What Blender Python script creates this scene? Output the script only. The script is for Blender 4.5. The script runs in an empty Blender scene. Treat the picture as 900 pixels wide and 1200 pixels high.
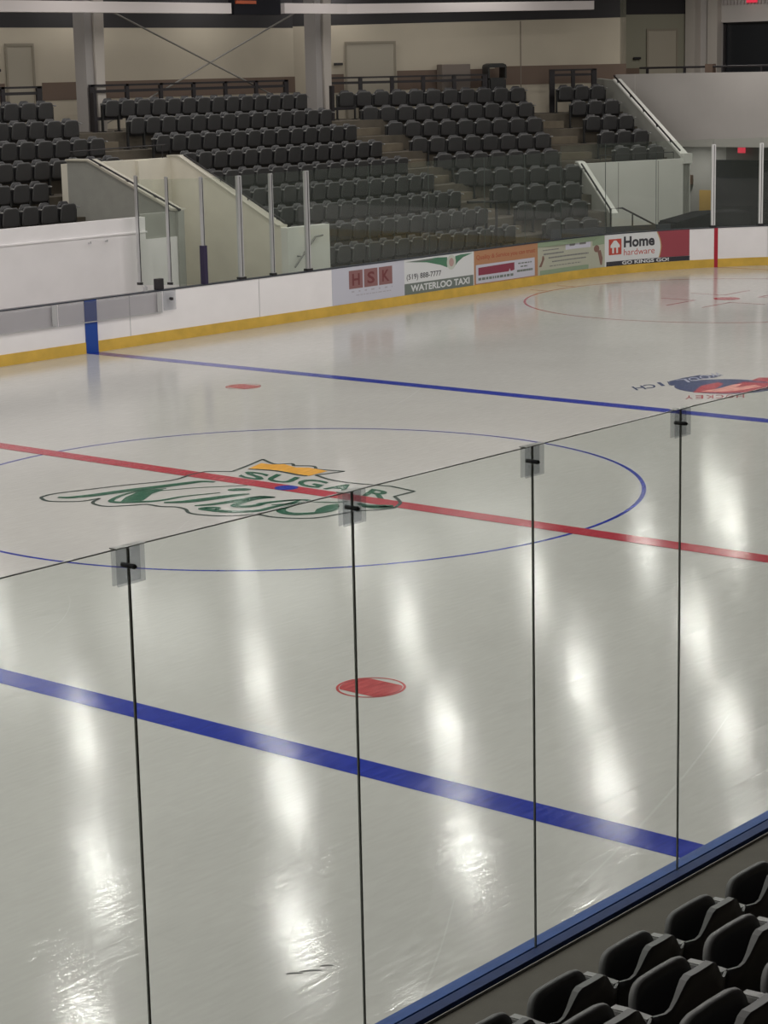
import bpy, bmesh, math, random
from mathutils import Vector, Matrix
random.seed(4)
S = bpy.context.scene
COL = S.collection

# ------------------------------------------------------------------ camera
CP = Vector((-19.5607, -18.2263, 5.2486))
CR = Vector((0.64321433, -0.7653936, -0.02116489))
CU = Vector((0.17024512, 0.11600987, 0.97854908))
CF = Vector((0.74651987, 0.63302002, -0.20492374))
FPX = 2477.5
cam_d = bpy.data.cameras.new('camera')
cam = bpy.data.objects.new('camera', cam_d); COL.objects.link(cam)
cam_d.sensor_fit = 'VERTICAL'; cam_d.sensor_height = 24.0; cam_d.lens = FPX / 1200 * 24
cam_d.clip_end = 300; cam_d.clip_start = 0.05
m = Matrix((CR, CU, -CF)).transposed().to_4x4(); m.translation = CP
cam.matrix_world = m
S.camera = cam

# ------------------------------------------------------------------ exposure, world, lamps
S.view_settings.view_transform = 'Standard'
S.view_settings.look = 'None'
S.view_settings.gamma = 1
S.view_settings.use_curve_mapping = False
S.view_settings.exposure = 0.0
w = bpy.data.worlds.new('world'); S.world = w; w.use_nodes = True
w.node_tree.nodes['Background'].inputs[0].default_value = (0.9, 0.95, 1.0, 1)
w.node_tree.nodes['Background'].inputs[1].default_value = 0.02
LAMP_W = 76.0
LZ = 8.0
lamp_rows = [(-10.2, 1.5, 4.5), (-5.8, 3.8, 4.5), (-1.4, 1.0, 4.4), (3.0, 7.5, 4.35), (7.4, 3.0, 4.75), (13.2, 7.9, 5.2), (18.2, 10.4, 4.4), (22.0, 8.6, 4.4)]  # last row is added fill, unseen, brightening the back wall
for (ly, x0, dx) in lamp_rows:
    n0 = int(math.ceil((-28 - x0) / dx)); n1 = int(math.floor((31 - x0) / dx))
    for k in range(n0, n1 + 1):
        ld = bpy.data.lights.new('high_bay_or_fill_lamp', 'AREA'); ld.shape = 'DISK'; ld.size = 0.55
        ld.size = 3.0 if 15 < ly < 20 else ld.size  # row over the stand enlarged to soften its reflection in the ice
        ld.energy = LAMP_W * (0.42 if ly > 20 else 0.8 if ly > 12 else 1.0); ld.color = (1.0, 0.968, 0.925)
        lo = bpy.data.objects.new('high_bay_or_fill_lamp', ld); COL.objects.link(lo)
        lo.location = (x0 + k * dx, ly, LZ)
# added fill lights, unseen, for the corner stand and the passage under the concourse
for (x, y, z, e, sz) in ((33.0, 13.0, 8.0, 80, .42), (31.0, 20.5, 8.0, 80, .42), (36.0, 15.5, 8.0, 60, .42), (13.4, 15.6, 3.9, 0, .2), (36.1, 16.7, 2.75, 22, .3)):
    if e:
        ld = bpy.data.lights.new('fill_light', 'AREA'); ld.shape = 'DISK'; ld.size = sz; ld.energy = e; ld.color = (1.0, 0.96, 0.90)
        lo = bpy.data.objects.new('fill_light', ld); COL.objects.link(lo); lo.location = (x, y, z)

# ------------------------------------------------------------------ helpers
def ray(u, v):
    return CF + CR * ((u - 450) / FPX) - CU * ((v - 600) / FPX)
def ice(u, v, z=0.0):            # a point of the painted ice, read off the photograph
    d = ray(u, v); t = (z - CP.z) / d.z
    p = CP + d * t
    return Vector((p.x, p.y))

def new_obj(name, bm, mats, parent=None, loc=None, rz=0, smooth=False):
    me = bpy.data.meshes.new(name)
    bm.normal_update(); bm.to_mesh(me); bm.free()
    if not isinstance(mats, (list, tuple)): mats = [mats]
    for mt in mats: me.materials.append(mt)
    if smooth:
        for p in me.polygons: p.use_smooth = True
    o = bpy.data.objects.new(name, me); COL.objects.link(o)
    if parent: o.parent = parent
    if loc is not None: o.location = loc
    if rz: o.rotation_euler = (0, 0, rz)
    return o
def tag(o, label, cat=None, group=None, kind=None):
    if label: o['label'] = label
    if cat: o['category'] = cat
    if group: o['group'] = group
    if kind: o['kind'] = kind
    return o
def empty(name, loc=(0, 0, 0), rz=0):
    o = bpy.data.objects.new(name, None); COL.objects.link(o)
    o.location = loc; o.rotation_euler = (0, 0, rz); o.empty_display_size = 0.1
    return o
def box(bm, x0, x1, y0, y1, z0, z1, mi=0, M=None):
    vs = []
    for z in (z0, z1):
        for (x, y) in ((x0, y0), (x1, y0), (x1, y1), (x0, y1)):
            c = Vector((x, y, z)); vs.append(bm.verts.new(M @ c if M else c))
    fs = [(0, 3, 2, 1), (4, 5, 6, 7), (0, 1, 5, 4), (1, 2, 6, 5), (2, 3, 7, 6), (3, 0, 4, 7)]
    out = []
    for f in fs:
        q = bm.faces.new([vs[i] for i in f]); q.material_index = mi; out.append(q)
    return out
def prism(bm, pts, z0, z1, mi=0):            # pts: plan polygon (counter-clockwise)
    a = [bm.verts.new((p[0], p[1], z0)) for p in pts]; b = [bm.verts.new((p[0], p[1], z1)) for p in pts]
    n = len(pts)
    bm.faces.new(a[::-1]).material_index = mi; bm.faces.new(b).material_index = mi
    for i in range(n):
        bm.faces.new((a[i], a[(i + 1) % n], b[(i + 1) % n], b[i])).material_index = mi
def slab_profile(bm, p0, p1, prof, thick, mi=0):
    """a wall standing along p0->p1 (plan); prof = [(s, z)] polygon in wall plane; thick to the left of the direction"""
    d = (Vector(p1) - Vector(p0)).normalized(); nrm = Vector((-d.y, d.x))
    P = Vector(p0)
    A = [bm.verts.new((P.x + d.x * s, P.y + d.y * s, z)) for s, z in prof]
    B = [bm.verts.new((P.x + d.x * s + nrm.x * thick, P.y + d.y * s + nrm.y * thick, z)) for s, z in prof]
    n = len(prof)
    bm.faces.new(A).material_index = mi; bm.faces.new(B[::-1]).material_index = mi
    for i in range(n):
        bm.faces.new((A[(i + 1) % n], A[i], B[i], B[(i + 1) % n])).material_index = mi
    bmesh.ops.recalc_face_normals(bm, faces=bm.faces[:])
def tube(bm, pts, r, seg=8, mi=0, cap=True):
    pts = [Vector(p) for p in pts]; rings = []
    for i, p in enumerate(pts):
        d = (pts[min(i + 1, len(pts) - 1)] - pts[max(i - 1, 0)]).normalized()
        a = Vector((0, 0, 1)) if abs(d.z) < 0.9 else Vector((1, 0, 0))
        s = d.cross(a).normalized(); t = s.cross(d).normalized()
        rings.append([bm.verts.new(p + (s * math.cos(2 * math.pi * k / seg) + t * math.sin(2 * math.pi * k / seg)) * r) for k in range(seg)])
    for a, b in zip(rings, rings[1:]):
        for k in range(seg):
            bm.faces.new((a[k], a[(k + 1) % seg], b[(k + 1) % seg], b[k])).material_index = mi
    if cap:
        bm.faces.new(rings[0][::-1]).material_index = mi; bm.faces.new(rings[-1]).material_index = mi

# ------------------------------------------------------------------ materials
def srgb(c):
    return tuple((x / 255 / 12.92) if x / 255 <= 0.04045 else ((x / 255 + 0.055) / 1.055) ** 2.4 for x in c)
MATS = {}
def mat(name, col, rough=0.6, spec=0.5, metal=0.0, noise=0.0, nscale=6.0, bump=0.0, bscale=60.0, emis=None):
    if name in MATS: return MATS[name]
    mt = bpy.data.materials.new(name); mt.use_nodes = True; nt = mt.node_tree; b = nt.nodes['Principled BSDF']
    b.inputs['Base Color'].default_value = (*col, 1); b.inputs['Roughness'].default_value = rough
    b.inputs['Specular IOR Level'].default_value = spec; b.inputs['Metallic'].default_value = metal
    if noise > 0:
        tc = nt.nodes.new('ShaderNodeTexCoord'); nz = nt.nodes.new('ShaderNodeTexNoise'); nz.inputs['Scale'].default_value = nscale
        nz.inputs['Detail'].default_value = 5
        rp = nt.nodes.new('ShaderNodeMapRange'); rp.inputs['From Min'].default_value = 0.3; rp.inputs['From Max'].default_value = 0.7
        rp.inputs['To Min'].default_value = 1 - noise; rp.inputs['To Max'].default_value = 1 + noise
        mx = nt.nodes.new('ShaderNodeVectorMath'); mx.operation = 'SCALE'; mx.inputs[0].default_value = col
        nt.links.new(tc.outputs['Object'], nz.inputs['Vector']); nt.links.new(nz.outputs['Fac'], rp.inputs['Value'])
        nt.links.new(rp.outputs[0], mx.inputs['Scale']); nt.links.new(mx.outputs[0], b.inputs['Base Color'])
    if bump > 0:
        tc = nt.nodes.new('ShaderNodeTexCoord'); nz = nt.nodes.new('ShaderNodeTexNoise'); nz.inputs['Scale'].default_value = bscale
        bp = nt.nodes.new('ShaderNodeBump'); bp.inputs['Strength'].default_value = bump; bp.inputs['Distance'].default_value = 0.01
        nt.links.new(tc.outputs['Object'], nz.inputs['Vector']); nt.links.new(nz.outputs['Fac'], bp.inputs['Height']); nt.links.new(bp.outputs[0], b.inputs['Normal'])
    if emis:
        b.inputs['Emission Color'].default_value = (*emis[0], 1); b.inputs['Emission Strength'].default_value = emis[1]
    MATS[name] = mt
    return mt

def ice_mat(name, col, mottled=0.0):
    mt = bpy.data.materials.new(name); mt.use_nodes = True; nt = mt.node_tree; b = nt.nodes['Principled BSDF']; L = nt.links
    b.inputs['IOR'].default_value = 1.31; b.inputs['Specular IOR Level'].default_value = 0.42
    tc = nt.nodes.new('ShaderNodeTexCoord')
    # skate / resurfacer streaks run along the length of the rink
    mp = nt.nodes.new('ShaderNodeMapping'); mp.inputs['Scale'].default_value = (4.0, 24, 1); mp.inputs['Rotation'].default_value = (0, 0, 0.12)
    n1 = nt.nodes.new('ShaderNodeTexNoise'); n1.inputs['Scale'].default_value = 1.0; n1.inputs['Detail'].default_value = 5; n1.inputs['Roughness'].default_value = 0.5
    L.new(tc.outputs['Object'], mp.inputs[0]); L.new(mp.outputs[0], n1.inputs['Vector'])
    mp2 = nt.nodes.new('ShaderNodeMapping'); mp2.inputs['Scale'].default_value = (1.2, 3.5, 1); mp2.inputs['Rotation'].default_value = (0, 0, -0.5)
    n2 = nt.nodes.new('ShaderNodeTexNoise'); n2.inputs['Scale'].default_value = 1.0; n2.inputs['Detail'].default_value = 3
    L.new(tc.outputs['Object'], mp2.inputs[0]); L.new(mp2.outputs[0], n2.inputs['Vector'])
    ad = nt.nodes.new('ShaderNodeMath'); ad.operation = 'MULTIPLY_ADD'; ad.inputs[1].default_value = 1.0
    L.new(n2.outputs['Fac'], ad.inputs[0]); L.new(n1.outputs['Fac'], ad.inputs[2])
    bp = nt.nodes.new('ShaderNodeBump'); bp.inputs['Strength'].default_value = 1.0; bp.inputs['Distance'].default_value = 0.0013
    L.new(ad.outputs[0], bp.inputs['Height']); L.new(bp.outputs[0], b.inputs['Normal'])
    # roughness patches
    rr = nt.nodes.new('ShaderNodeMapRange'); rr.inputs['From Min'].default_value = 0.35; rr.inputs['From Max'].default_value = 0.65
    rr.inputs['To Min'].default_value = 0.08; rr.inputs['To Max'].default_value = 0.15
    L.new(n1.outputs['Fac'], rr.inputs['Value']); L.new(rr.outputs[0], b.inputs['Roughness'])
    # faint cloudy tone and thin scratches
    n3 = nt.nodes.new('ShaderNodeTexNoise'); n3.inputs['Scale'].default_value = 0.35; n3.inputs['Detail'].default_value = 6
    L.new(tc.outputs['Object'], n3.inputs['Vector'])
    cr = nt.nodes.new('ShaderNodeMapRange'); cr.inputs['From Min'].default_value = 0.3; cr.inputs['From Max'].default_value = 0.7
    cr.inputs['To Min'].default_value = 0.95; cr.inputs['To Max'].default_value = 1.04
    L.new(n3.outputs['Fac'], cr.inputs['Value'])
    c2 = nt.nodes.new('ShaderNodeMapRange'); c2.inputs['From Min'].default_value = 0.3; c2.inputs['From Max'].default_value = 0.7
    c2.inputs['To Min'].default_value = 0.97 - mottled; c2.inputs['To Max'].default_value = 1.03 + mottled
    L.new(n1.outputs['Fac'], c2.inputs['Value'])
    mu = nt.nodes.new('ShaderNodeMath'); mu.operation = 'MULTIPLY'; L.new(cr.outputs[0], mu.inputs[0]); L.new(c2.outputs[0], mu.inputs[1])
    vm = nt.nodes.new('ShaderNodeVectorMath'); vm.operation = 'SCALE'; vm.inputs[0].default_value = col
    L.new(mu.outputs[0], vm.inputs['Scale']); L.new(vm.outputs[0], b.inputs['Base Color'])
    MATS[name] = mt
    return mt
def glass_mat(name, tint, haze=0.0, refl=1.0, hazecol=(0.6, 0.62, 0.6)):
    mt = bpy.data.materials.new(name); mt.use_nodes = True; nt = mt.node_tree; nt.nodes.clear(); L = nt.links
    o = nt.nodes.new('ShaderNodeOutputMaterial'); tr = nt.nodes.new('ShaderNodeBsdfTransparent'); tr.inputs[0].default_value = (*tint, 1)
    gl = nt.nodes.new('ShaderNodeBsdfGlossy'); gl.inputs['Roughness'].default_value = 0.02
    fr = nt.nodes.new('ShaderNodeFresnel'); fr.inputs[0].default_value = 1.45
    geo = nt.nodes.new('ShaderNodeNewGeometry')
    # fresnel only on the outside face, so both faces do not total-reflect
    inv = nt.nodes.new('ShaderNodeMath'); inv.operation = 'SUBTRACT'; inv.inputs[0].default_value = 1.0; L.new(geo.outputs['Backfacing'], inv.inputs[1])
    mu = nt.nodes.new('ShaderNodeMath'); mu.operation = 'MULTIPLY'; L.new(fr.outputs[0], mu.inputs[0]); L.new(inv.outputs[0], mu.inputs[1])
    mu2 = nt.nodes.new('ShaderNodeMath'); mu2.operation = 'MULTIPLY'; mu2.inputs[1].default_value = refl; L.new(mu.outputs[0], mu2.inputs[0])
    df = nt.nodes.new('ShaderNodeBsdfDiffuse'); df.inputs[0].default_value = (*hazecol, 1)
    m1 = nt.nodes.new('ShaderNodeMixShader'); m1.inputs[0].default_value = haze; L.new(tr.outputs[0], m1.inputs[1]); L.new(df.outputs[0], m1.inputs[2])
    m2 = nt.nodes.new('ShaderNodeMixShader'); L.new(mu2.outputs[0], m2.inputs[0]); L.new(m1.outputs[0], m2.inputs[1]); L.new(gl.outputs[0], m2.inputs[2])
    L.new(m2.outputs[0], o.inputs[0]); MATS[name] = mt
    return mt

M_ICE = ice_mat('ice', (0.475, 0.470, 0.450))
M_ICE_BLUE = ice_mat('ice_paint_blue', (0.012, 0.03, 0.30), 0.15)
M_ICE_NAVY = ice_mat('ice_paint_navy', (0.03, 0.05, 0.14), 0.1)
M_ICE_RED = ice_mat('ice_paint_red', (0.38, 0.035, 0.055), 0.1)
M_ICE_DOT = ice_mat('ice_paint_dot_red', (0.42, 0.075, 0.08), 0.18)
M_ICE_GREEN = ice_mat('ice_paint_green', (0.015, 0.10, 0.06), 0.2)
M_ICE_DARK = ice_mat('ice_paint_dark_outline', (0.03, 0.055, 0.05), 0.1)
M_ICE_GOLD = ice_mat('ice_paint_gold', (0.72, 0.36, 0.05), 0.15)
M_ICE_PALE = ice_mat('ice_paint_pale_red', (0.62, 0.28, 0.24), 0.3)
M_ICE_PALEB = ice_mat('ice_paint_pale_blue', (0.32, 0.34, 0.42))
M_ICE_WHITE = ice_mat('ice_paint_white', (0.52, 0.515, 0.50))
M_BOARD = mat('white_board_plastic', (0.88, 0.85, 0.86), 0.35, noise=0.03, nscale=1.5)
M_KICK = mat('yellow_kick_plate', (0.66, 0.42, 0.07), 0.4, noise=0.12, nscale=3)
M_CAPD = mat('dark_cap_rail', (0.03, 0.035, 0.05), 0.4)
M_CAPB = mat('blue_cap_rail', (0.025, 0.075, 0.27), 0.5, 0.15, noise=0.12, nscale=9)
M_CAPB2 = mat('darker_blue_cap_ledge', (0.022, 0.045, 0.15), 0.55, 0.12, noise=0.15, nscale=12)
M_BLK = mat('black_rubber', (0.012, 0.012, 0.014), 0.6)
M_CONC = mat('stand_concrete', (0.10, 0.085, 0.065), 0.85, noise=0.2, nscale=2.2, bump=0.2)
M_CONCN = mat('dwarf_wall_concrete', (0.105, 0.095, 0.078), 0.8, noise=0.08, nscale=5, bump=0.15)
M_EDGE = mat('pale_concrete_edge', (0.28, 0.26, 0.25), 0.7)
M_WALLB = mat('beige_block_wall', (0.47, 0.42, 0.335), 0.8, noise=0.05, nscale=0.6)
M_WALLD = mat('dark_upper_wall', (0.025, 0.023, 0.025), 0.8)
M_WALLG = mat('grey_end_wall', (0.52, 0.49, 0.47), 0.7, noise=0.05, nscale=0.7)
M_BAND = mat('brown_wall_band', (0.15, 0.105, 0.08), 0.8)
M_WALLW = mat('white_block_wall', (0.72, 0.72, 0.68), 0.6, noise=0.03, nscale=2)
M_CREAM = mat('cream_block_wall', (0.74, 0.70, 0.60), 0.6, noise=0.05, nscale=2)
M_GREYW = mat('grey_painted_wall', (0.34, 0.34, 0.31), 0.7, noise=0.06, nscale=3)
M_BEAM = mat('pale_steel_beam', (0.62, 0.57, 0.56), 0.5)
M_COLM = mat('grey_steel_column', (0.36, 0.34, 0.33), 0.6)
M_COLL = mat('pale_column_cladding', (0.50, 0.46, 0.42), 0.6)
M_RAIL = mat('dark_steel_rail', (0.03, 0.027, 0.03), 0.45, metal=0.3)
M_ALU = mat('aluminium_post', (0.62, 0.62, 0.63), 0.35, metal=0.6)
M_SEAT = mat('dark_grey_seat_plastic', (0.035, 0.034, 0.037), 0.42, noise=0.08, nscale=4)
M_SEATP = mat('seat_pan_plastic', (0.045, 0.044, 0.045), 0.45, noise=0.08, nscale=4)
M_RIM = mat('worn_sheen_seat_edge', (0.10, 0.10, 0.10), 0.45)  # paler than the seat: sheen put into the edge colour, along with wear
M_ARM = mat('grey_armrest_plastic', (0.26, 0.26, 0.255), 0.4)
M_STEEL = mat('black_seat_bracket', (0.02, 0.02, 0.02), 0.5)
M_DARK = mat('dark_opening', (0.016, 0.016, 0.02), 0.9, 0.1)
M_CEIL = mat('ceiling_liner', (0.30, 0.30, 0.29), 0.7)
M_GLASS = glass_mat('shield_glass', (0.96, 0.98, 0.965), haze=0.012)
M_GLASSF = glass_mat('dusty_far_glass', (0.95, 0.97, 0.95), haze=0.035, hazecol=(0.45, 0.5, 0.45))
M_GEDGE = mat('glass_edge', (0.11, 0.12, 0.105), 0.3)
M_CLIP = glass_mat('clip_polycarbonate', (0.84, 0.85, 0.865), haze=0.06, hazecol=(0.5, 0.5, 0.5))
M_SMOKE = glass_mat('smoked_polycarbonate', (0.88, 0.88, 0.89), haze=0.11, hazecol=(0.40, 0.39, 0.40))

# ------------------------------------------------------------------ rink outline
W = 12.35; WN = 12.44; RR = 8.53; XC = 23.6; XE = XC + RR; BH = 1.04
def far_path(s, off=0.0):        # s = distance along the far boards; off = outward offset. straight to XC, then round the corner
    if s <= XC: return Vector((s, W + off))
    a = (s - XC) / RR
    if a <= math.pi / 2: return Vector((XC + (RR + off) * math.sin(a), W - RR + (RR + off) * math.cos(a)))
    return Vector((XE + off, W - RR - (s - XC - RR * math.pi / 2)))
def strip(bm, pts_in, pts_out, z0, z1, mi=0):
    n = len(pts_in); R = []
    for i in range(n):
        a, b = pts_in[i], pts_out[i]
        R.append([bm.verts.new((a.x, a.y, z0)), bm.verts.new((a.x, a.y, z1)), bm.verts.new((b.x, b.y, z1)), bm.verts.new((b.x, b.y, z0))])
    for A, B in zip(R, R[1:]):
        for k in range(4):
            bm.faces.new((A[k], A[(k + 1) % 4], B[(k + 1) % 4], B[k])).material_index = mi
    bm.faces.new(R[0]).material_index = mi; bm.faces.new(R[-1][::-1]).material_index = mi
    bmesh.ops.recalc_face_normals(bm, faces=bm.faces[:])
def s_range(s0, s1):
    out = [s0]; s = s0
    while s < s1 - 1e-6:
        s = min(s + (0.35 if s >= XC - 0.01 and s < XC + RR * math.pi / 2 else 2.0), s1)
        if out[-1] < XC < s: s = XC
        out.append(s)
    return out
def far_strip(bm, s0, s1, o0, o1, z0, z1, mi=0):
    ss = s_range(s0, s1)
    strip(bm, [far_path(s, o0) for s in ss], [far_path(s, o1) for s in ss], z0, z1, mi)

# ------------------------------------------------------------------ floor: ice and concrete
bm = bmesh.new()
pts = []
for (cx, cy, a0) in ((XC, W - RR, 0), (-XC, W - RR, 90), (-XC, -WN + RR, 180), (XC, -WN + RR, 270)):
    for k in range(19):
        a = math.radians(a0 + k * 5); pts.append((cx + (RR + 0.02) * math.cos(a), cy + (RR + 0.02) * math.sin(a)))
prism(bm, pts, -0.05, 0.0)
floor = new_obj('floor', bm, M_ICE); tag(floor, 'pale grey rink ice with painted lines', kind='structure')
bm = bmesh.new(); box(bm, -36, 41, -27, 36, -0.20, -0.055)
f2 = new_obj('floor_concrete', bm, M_CONC); tag(f2, None, kind='structure')

def flat_poly(bm, pts, z, mi=0):
    try: f = bm.faces.new([bm.verts.new((p[0], p[1], z)) for p in pts])
    except Exception: return
    f.material_index = mi
    if f.normal.z < 0 or True:
        f.normal_update()
        if f.normal.z < 0: f.normal_flip()
def ring(bm, cx, cy, r, wd, z, mi=0, n=160):
    for i in range(n):
        a, b = 2 * math.pi * i / n, 2 * math.pi * (i + 1) / n
        q = [(cx + rr * math.cos(t), cy + rr * math.sin(t)) for rr, t in ((r - wd / 2, a), (r + wd / 2, a), (r + wd / 2, b), (r - wd / 2, b))]
        flat_poly(bm, q, z, mi)
def rect(bm, x0, x1, y0, y1, z, mi=0): flat_poly(bm, [(x0, y0), (x1, y0), (x1, y1), (x0, y1)], z, mi)
def ribbon(bm, pts, wd, z, mi=0, taper=False):
    pts = [Vector(p) for p in pts]
    # smooth by Catmull-Rom
    out = []
    for i in range(len(pts) - 1):
        p0 = pts[max(i - 1, 0)]; p1 = pts[i]; p2 = pts[i + 1]; p3 = pts[min(i + 2, len(pts) - 1)]
        for k in range(5):
            t = k / 5
            out.append(0.5 * ((2 * p1) + (p2 - p0) * t + (2 * p0 - 5 * p1 + 4 * p2 - p3) * t * t + (3 * p1 - p0 - 3 * p2 + p3) * t ** 3))
    out.append(pts[-1]); n = len(out); L = []
    for i in range(n):
        d = out[min(i + 1, n - 1)] - out[max(i - 1, 0)]
        if d.length < 1e-6: d = Vector((1, 0))
        d.normalize(); q = Vector((-d.y, d.x))
        ww = wd * (0.35 + 0.65 * math.sin(math.pi * i / (n - 1))) if taper else wd
        L.append((bm.verts.new((*(out[i] + q * ww / 2), z)), bm.verts.new((*(out[i] - q * ww / 2), z))))
    for a, b in zip(L, L[1:]):
        f = bm.faces.new((a[0], a[1], b[1], b[0])); f.material_index = mi; f.normal_update()
        if f.normal.z < 0: f.normal_flip()

XB = 7.874
def paint(name, fn, mats, label=None):
    bm = bmesh.new(); fn(bm); o = new_obj(name, bm, mats, parent=floor)
    if label: o['label'] = label
    return o
paint('blue_line', lambda b: rect(b, -XB - .155, -XB + .155, -WN, W, .0015), M_ICE_BLUE, 'wide blue line crossing the ice nearest the seats')
paint('blue_line', lambda b: rect(b, XB - .155, XB + .155, -WN, W, .0015), M_ICE_BLUE, 'blue line running up to the far boards')
paint('red_line', lambda b: rect(b, -.155, .155, -WN, W, .0035), M_ICE_RED, 'red centre line')
paint('red_line', lambda b: rect(b, 28.35, 28.41, -10.9, 10.9, .0015), M_ICE_RED, 'thin red goal line')
paint('face_off_circle', lambda b: ring(b, 0, 0, 4.57, .055, .001), M_ICE_BLUE, 'thin blue centre circle')
paint('face_off_circle', lambda b: ring(b, 22.0, 6.7, 4.57, .055, .001), M_ICE_RED, 'thin red end zone circle')
def dot(b, x, y):
    n = 48; R = 0.305
    # solid middle band with the two thin segments left open, ring round it
    ring(b, x, y, R - .012, .024, .002, 0, n)
    seg = []
    for i in range(n):
        a = 2 * math.pi * i / n; px = math.cos(a) * (R - .03); py = math.sin(a) * (R - .03)
        px = max(-0.205, min(0.205, px)); seg.append((x + px, y + py))
    flat_poly(b, seg, .0018)
paint('face_off_spot', lambda b: dot(b, -(XB - 1.68), -6.7), M_ICE_DOT, 'red spot between near blue line and centre line')
paint('face_off_spot', lambda b: dot(b, XB - 1.68, 6.7), M_ICE_DOT, 'red spot in front of the far blue line')
def centre_spot(b): flat_poly(b, [(.155 * math.cos(2 * math.pi * i / 32), .155 * math.sin(2 * math.pi * i / 32)) for i in range(32)], .005)
paint('face_off_spot', centre_spot, M_ICE_BLUE, 'small blue spot on the red centre line')
def hashes(b):
    x, y = 22.0, 6.7
    flat_poly(b, [(x + .3 * math.cos(2 * math.pi * i / 40), y + .3 * math.sin(2 * math.pi * i / 40)) for i in range(40)], .0018)
    for sx in (-1, 1):
        for sy in (-1, 1):
            rect(b, *sorted((x + sx * .6, x + sx * 1.8)), *sorted((y + sy * .43, y + sy * .48)), .0016)
            rect(b, *sorted((x + sx * .6, x + sx * .65)), *sorted((y + sy * .48, y + sy * 1.35)), .0016)
        rect(b, x + sx * .55 - .025, x + sx * .55 + .025, y + 4.6, y + 5.1, .0016)
        rect(b, x + sx * .55 - .025, x + sx * .55 + .025, y - 5.1, y - 4.6, .0016)
paint('face_off_marking', hashes, M_ICE_RED)
def marks(b):
    for (u, v, l) in ((345, 1141, .06), (364, 1138, .08), (383, 1132, .05)):
        p = ice(u, v); ribbon(b, [p - Vector((l * .6, -l * .6)), p + Vector((0, .008)), p + Vector((l * .6, -l * .6))], .02, .0015, 0, True)
def skates(b):
    rnd = random.Random(11)
    for i in range(26):
        x, y = rnd.uniform(-12, 12), rnd.uniform(-11, 9); a = rnd.uniform(-.5, .6) + (math.pi if rnd.random() < .5 else 0); L_ = rnd.uniform(2, 6); k = rnd.uniform(-.12, .12); pts = []
        for j in range(6):
            pts.append(Vector((x, y))); x += math.cos(a) * L_ / 6; y += math.sin(a) * L_ / 6; a += k
        ribbon(b, [p for p in pts if abs(p.y) < 12], rnd.uniform(.008, .02), .0008, 0, True)
paint('skate_trace', skates, M_ICE_WHITE, 'faint pale skate traces')
paint('scuff_mark', marks, mat('ice_scuff', (0.05, 0.05, 0.05), 0.5), 'short dark scuff marks')

# ---- text helper: turns lettering into mesh faces of a bmesh through a mapping
FONT = None
def text_faces(bm, txt, mapping, mi=0, bold=0.0, shear=0.0, spacing=1.0, cuts=0):
    cu = bpy.data.curves.new('lettering', 'FONT'); cu.body = txt; cu.resolution_u = 3; cu.offset = bold; cu.shear = shear
    cu.space_character = spacing
    o = bpy.data.objects.new('lettering', cu); COL.objects.link(o)
    dg = bpy.context.evaluated_depsgraph_get(); me = bpy.data.meshes.new_from_object(o.evaluated_get(dg))
    bpy.data.objects.remove(o)
    xs = [v.co.x for v in me.vertices]; ys = [v.co.y for v in me.vertices]
    x0, x1, y0, y1 = min(xs), max(xs), min(ys), max(ys)
    vs = [bm.verts.new(mapping((v.co.x - x0) / (x1 - x0), (v.co.y - y0) / (y1 - y0))) for v in me.vertices]
    for p in me.polygons:
        try:
            f = bm.faces.new([vs[i] for i in p.vertices]); f.material_index = mi
        except Exception: pass
    bpy.data.meshes.remove(me)
def quad_map(bl, br, tr, tl, z):
    bl, br, tr, tl = map(Vector, (bl, br, tr, tl))
    def f(a, b):
        p = (bl * (1 - a) + br * a) * (1 - b) + (tl * (1 - a) + tr * a) * b
        return (p.x, p.y, z)
    return f

# ---- centre logo: script word, block word and crown painted in the ice
def I(*pp): return [ice(u, v) for u, v in pp]
def logo_white(b): pass
def logo_outline(b):
    w_ = .045
    ribbon(b, I((242, 552.7), (225, 556), (200, 563.3), (146.7, 568.7), (111, 573), (66.7, 578.4), (50.7, 582), (49, 584.5), (59.6, 587.7), (93, 587.7), (111, 585.2), (117, 584.2)), w_, .0042)
    ribbon(b, I((117, 584.2), (109.3, 588.2), (111, 591), (125.3, 593.6), (155.6, 592.3), (171.6, 591.2), (187.6, 593.7), (206.7, 594.4), (217.3, 597), (222.7, 601.6), (244, 604.2), (269, 604.8), (301, 603.3), (318.7, 606), (346, 607.6), (372, 607), (396, 603), (420, 599), (444, 597.6), (462, 595.6)), w_, .0042)
    for seg in ([(462, 595.6), (469, 590), (466, 585)], [(466, 585), (462, 582)], [(462, 582), (486, 576)], [(486, 576), (458, 570)], [(458, 570), (420, 567), (390, 563), (370, 557)],
                [(370, 557), (404, 552.6)], [(404, 552.6), (370, 550)], [(370, 550), (367, 546.5), (344, 546)], [(344, 546), (341, 543.5), (322, 544), (308, 538.4)], [(308, 538.4), (290, 546), (272, 552.7)], [(272, 552.7), (242, 552.7)]):
        ribbon(b, I(*seg), w_, .0042)
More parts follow.
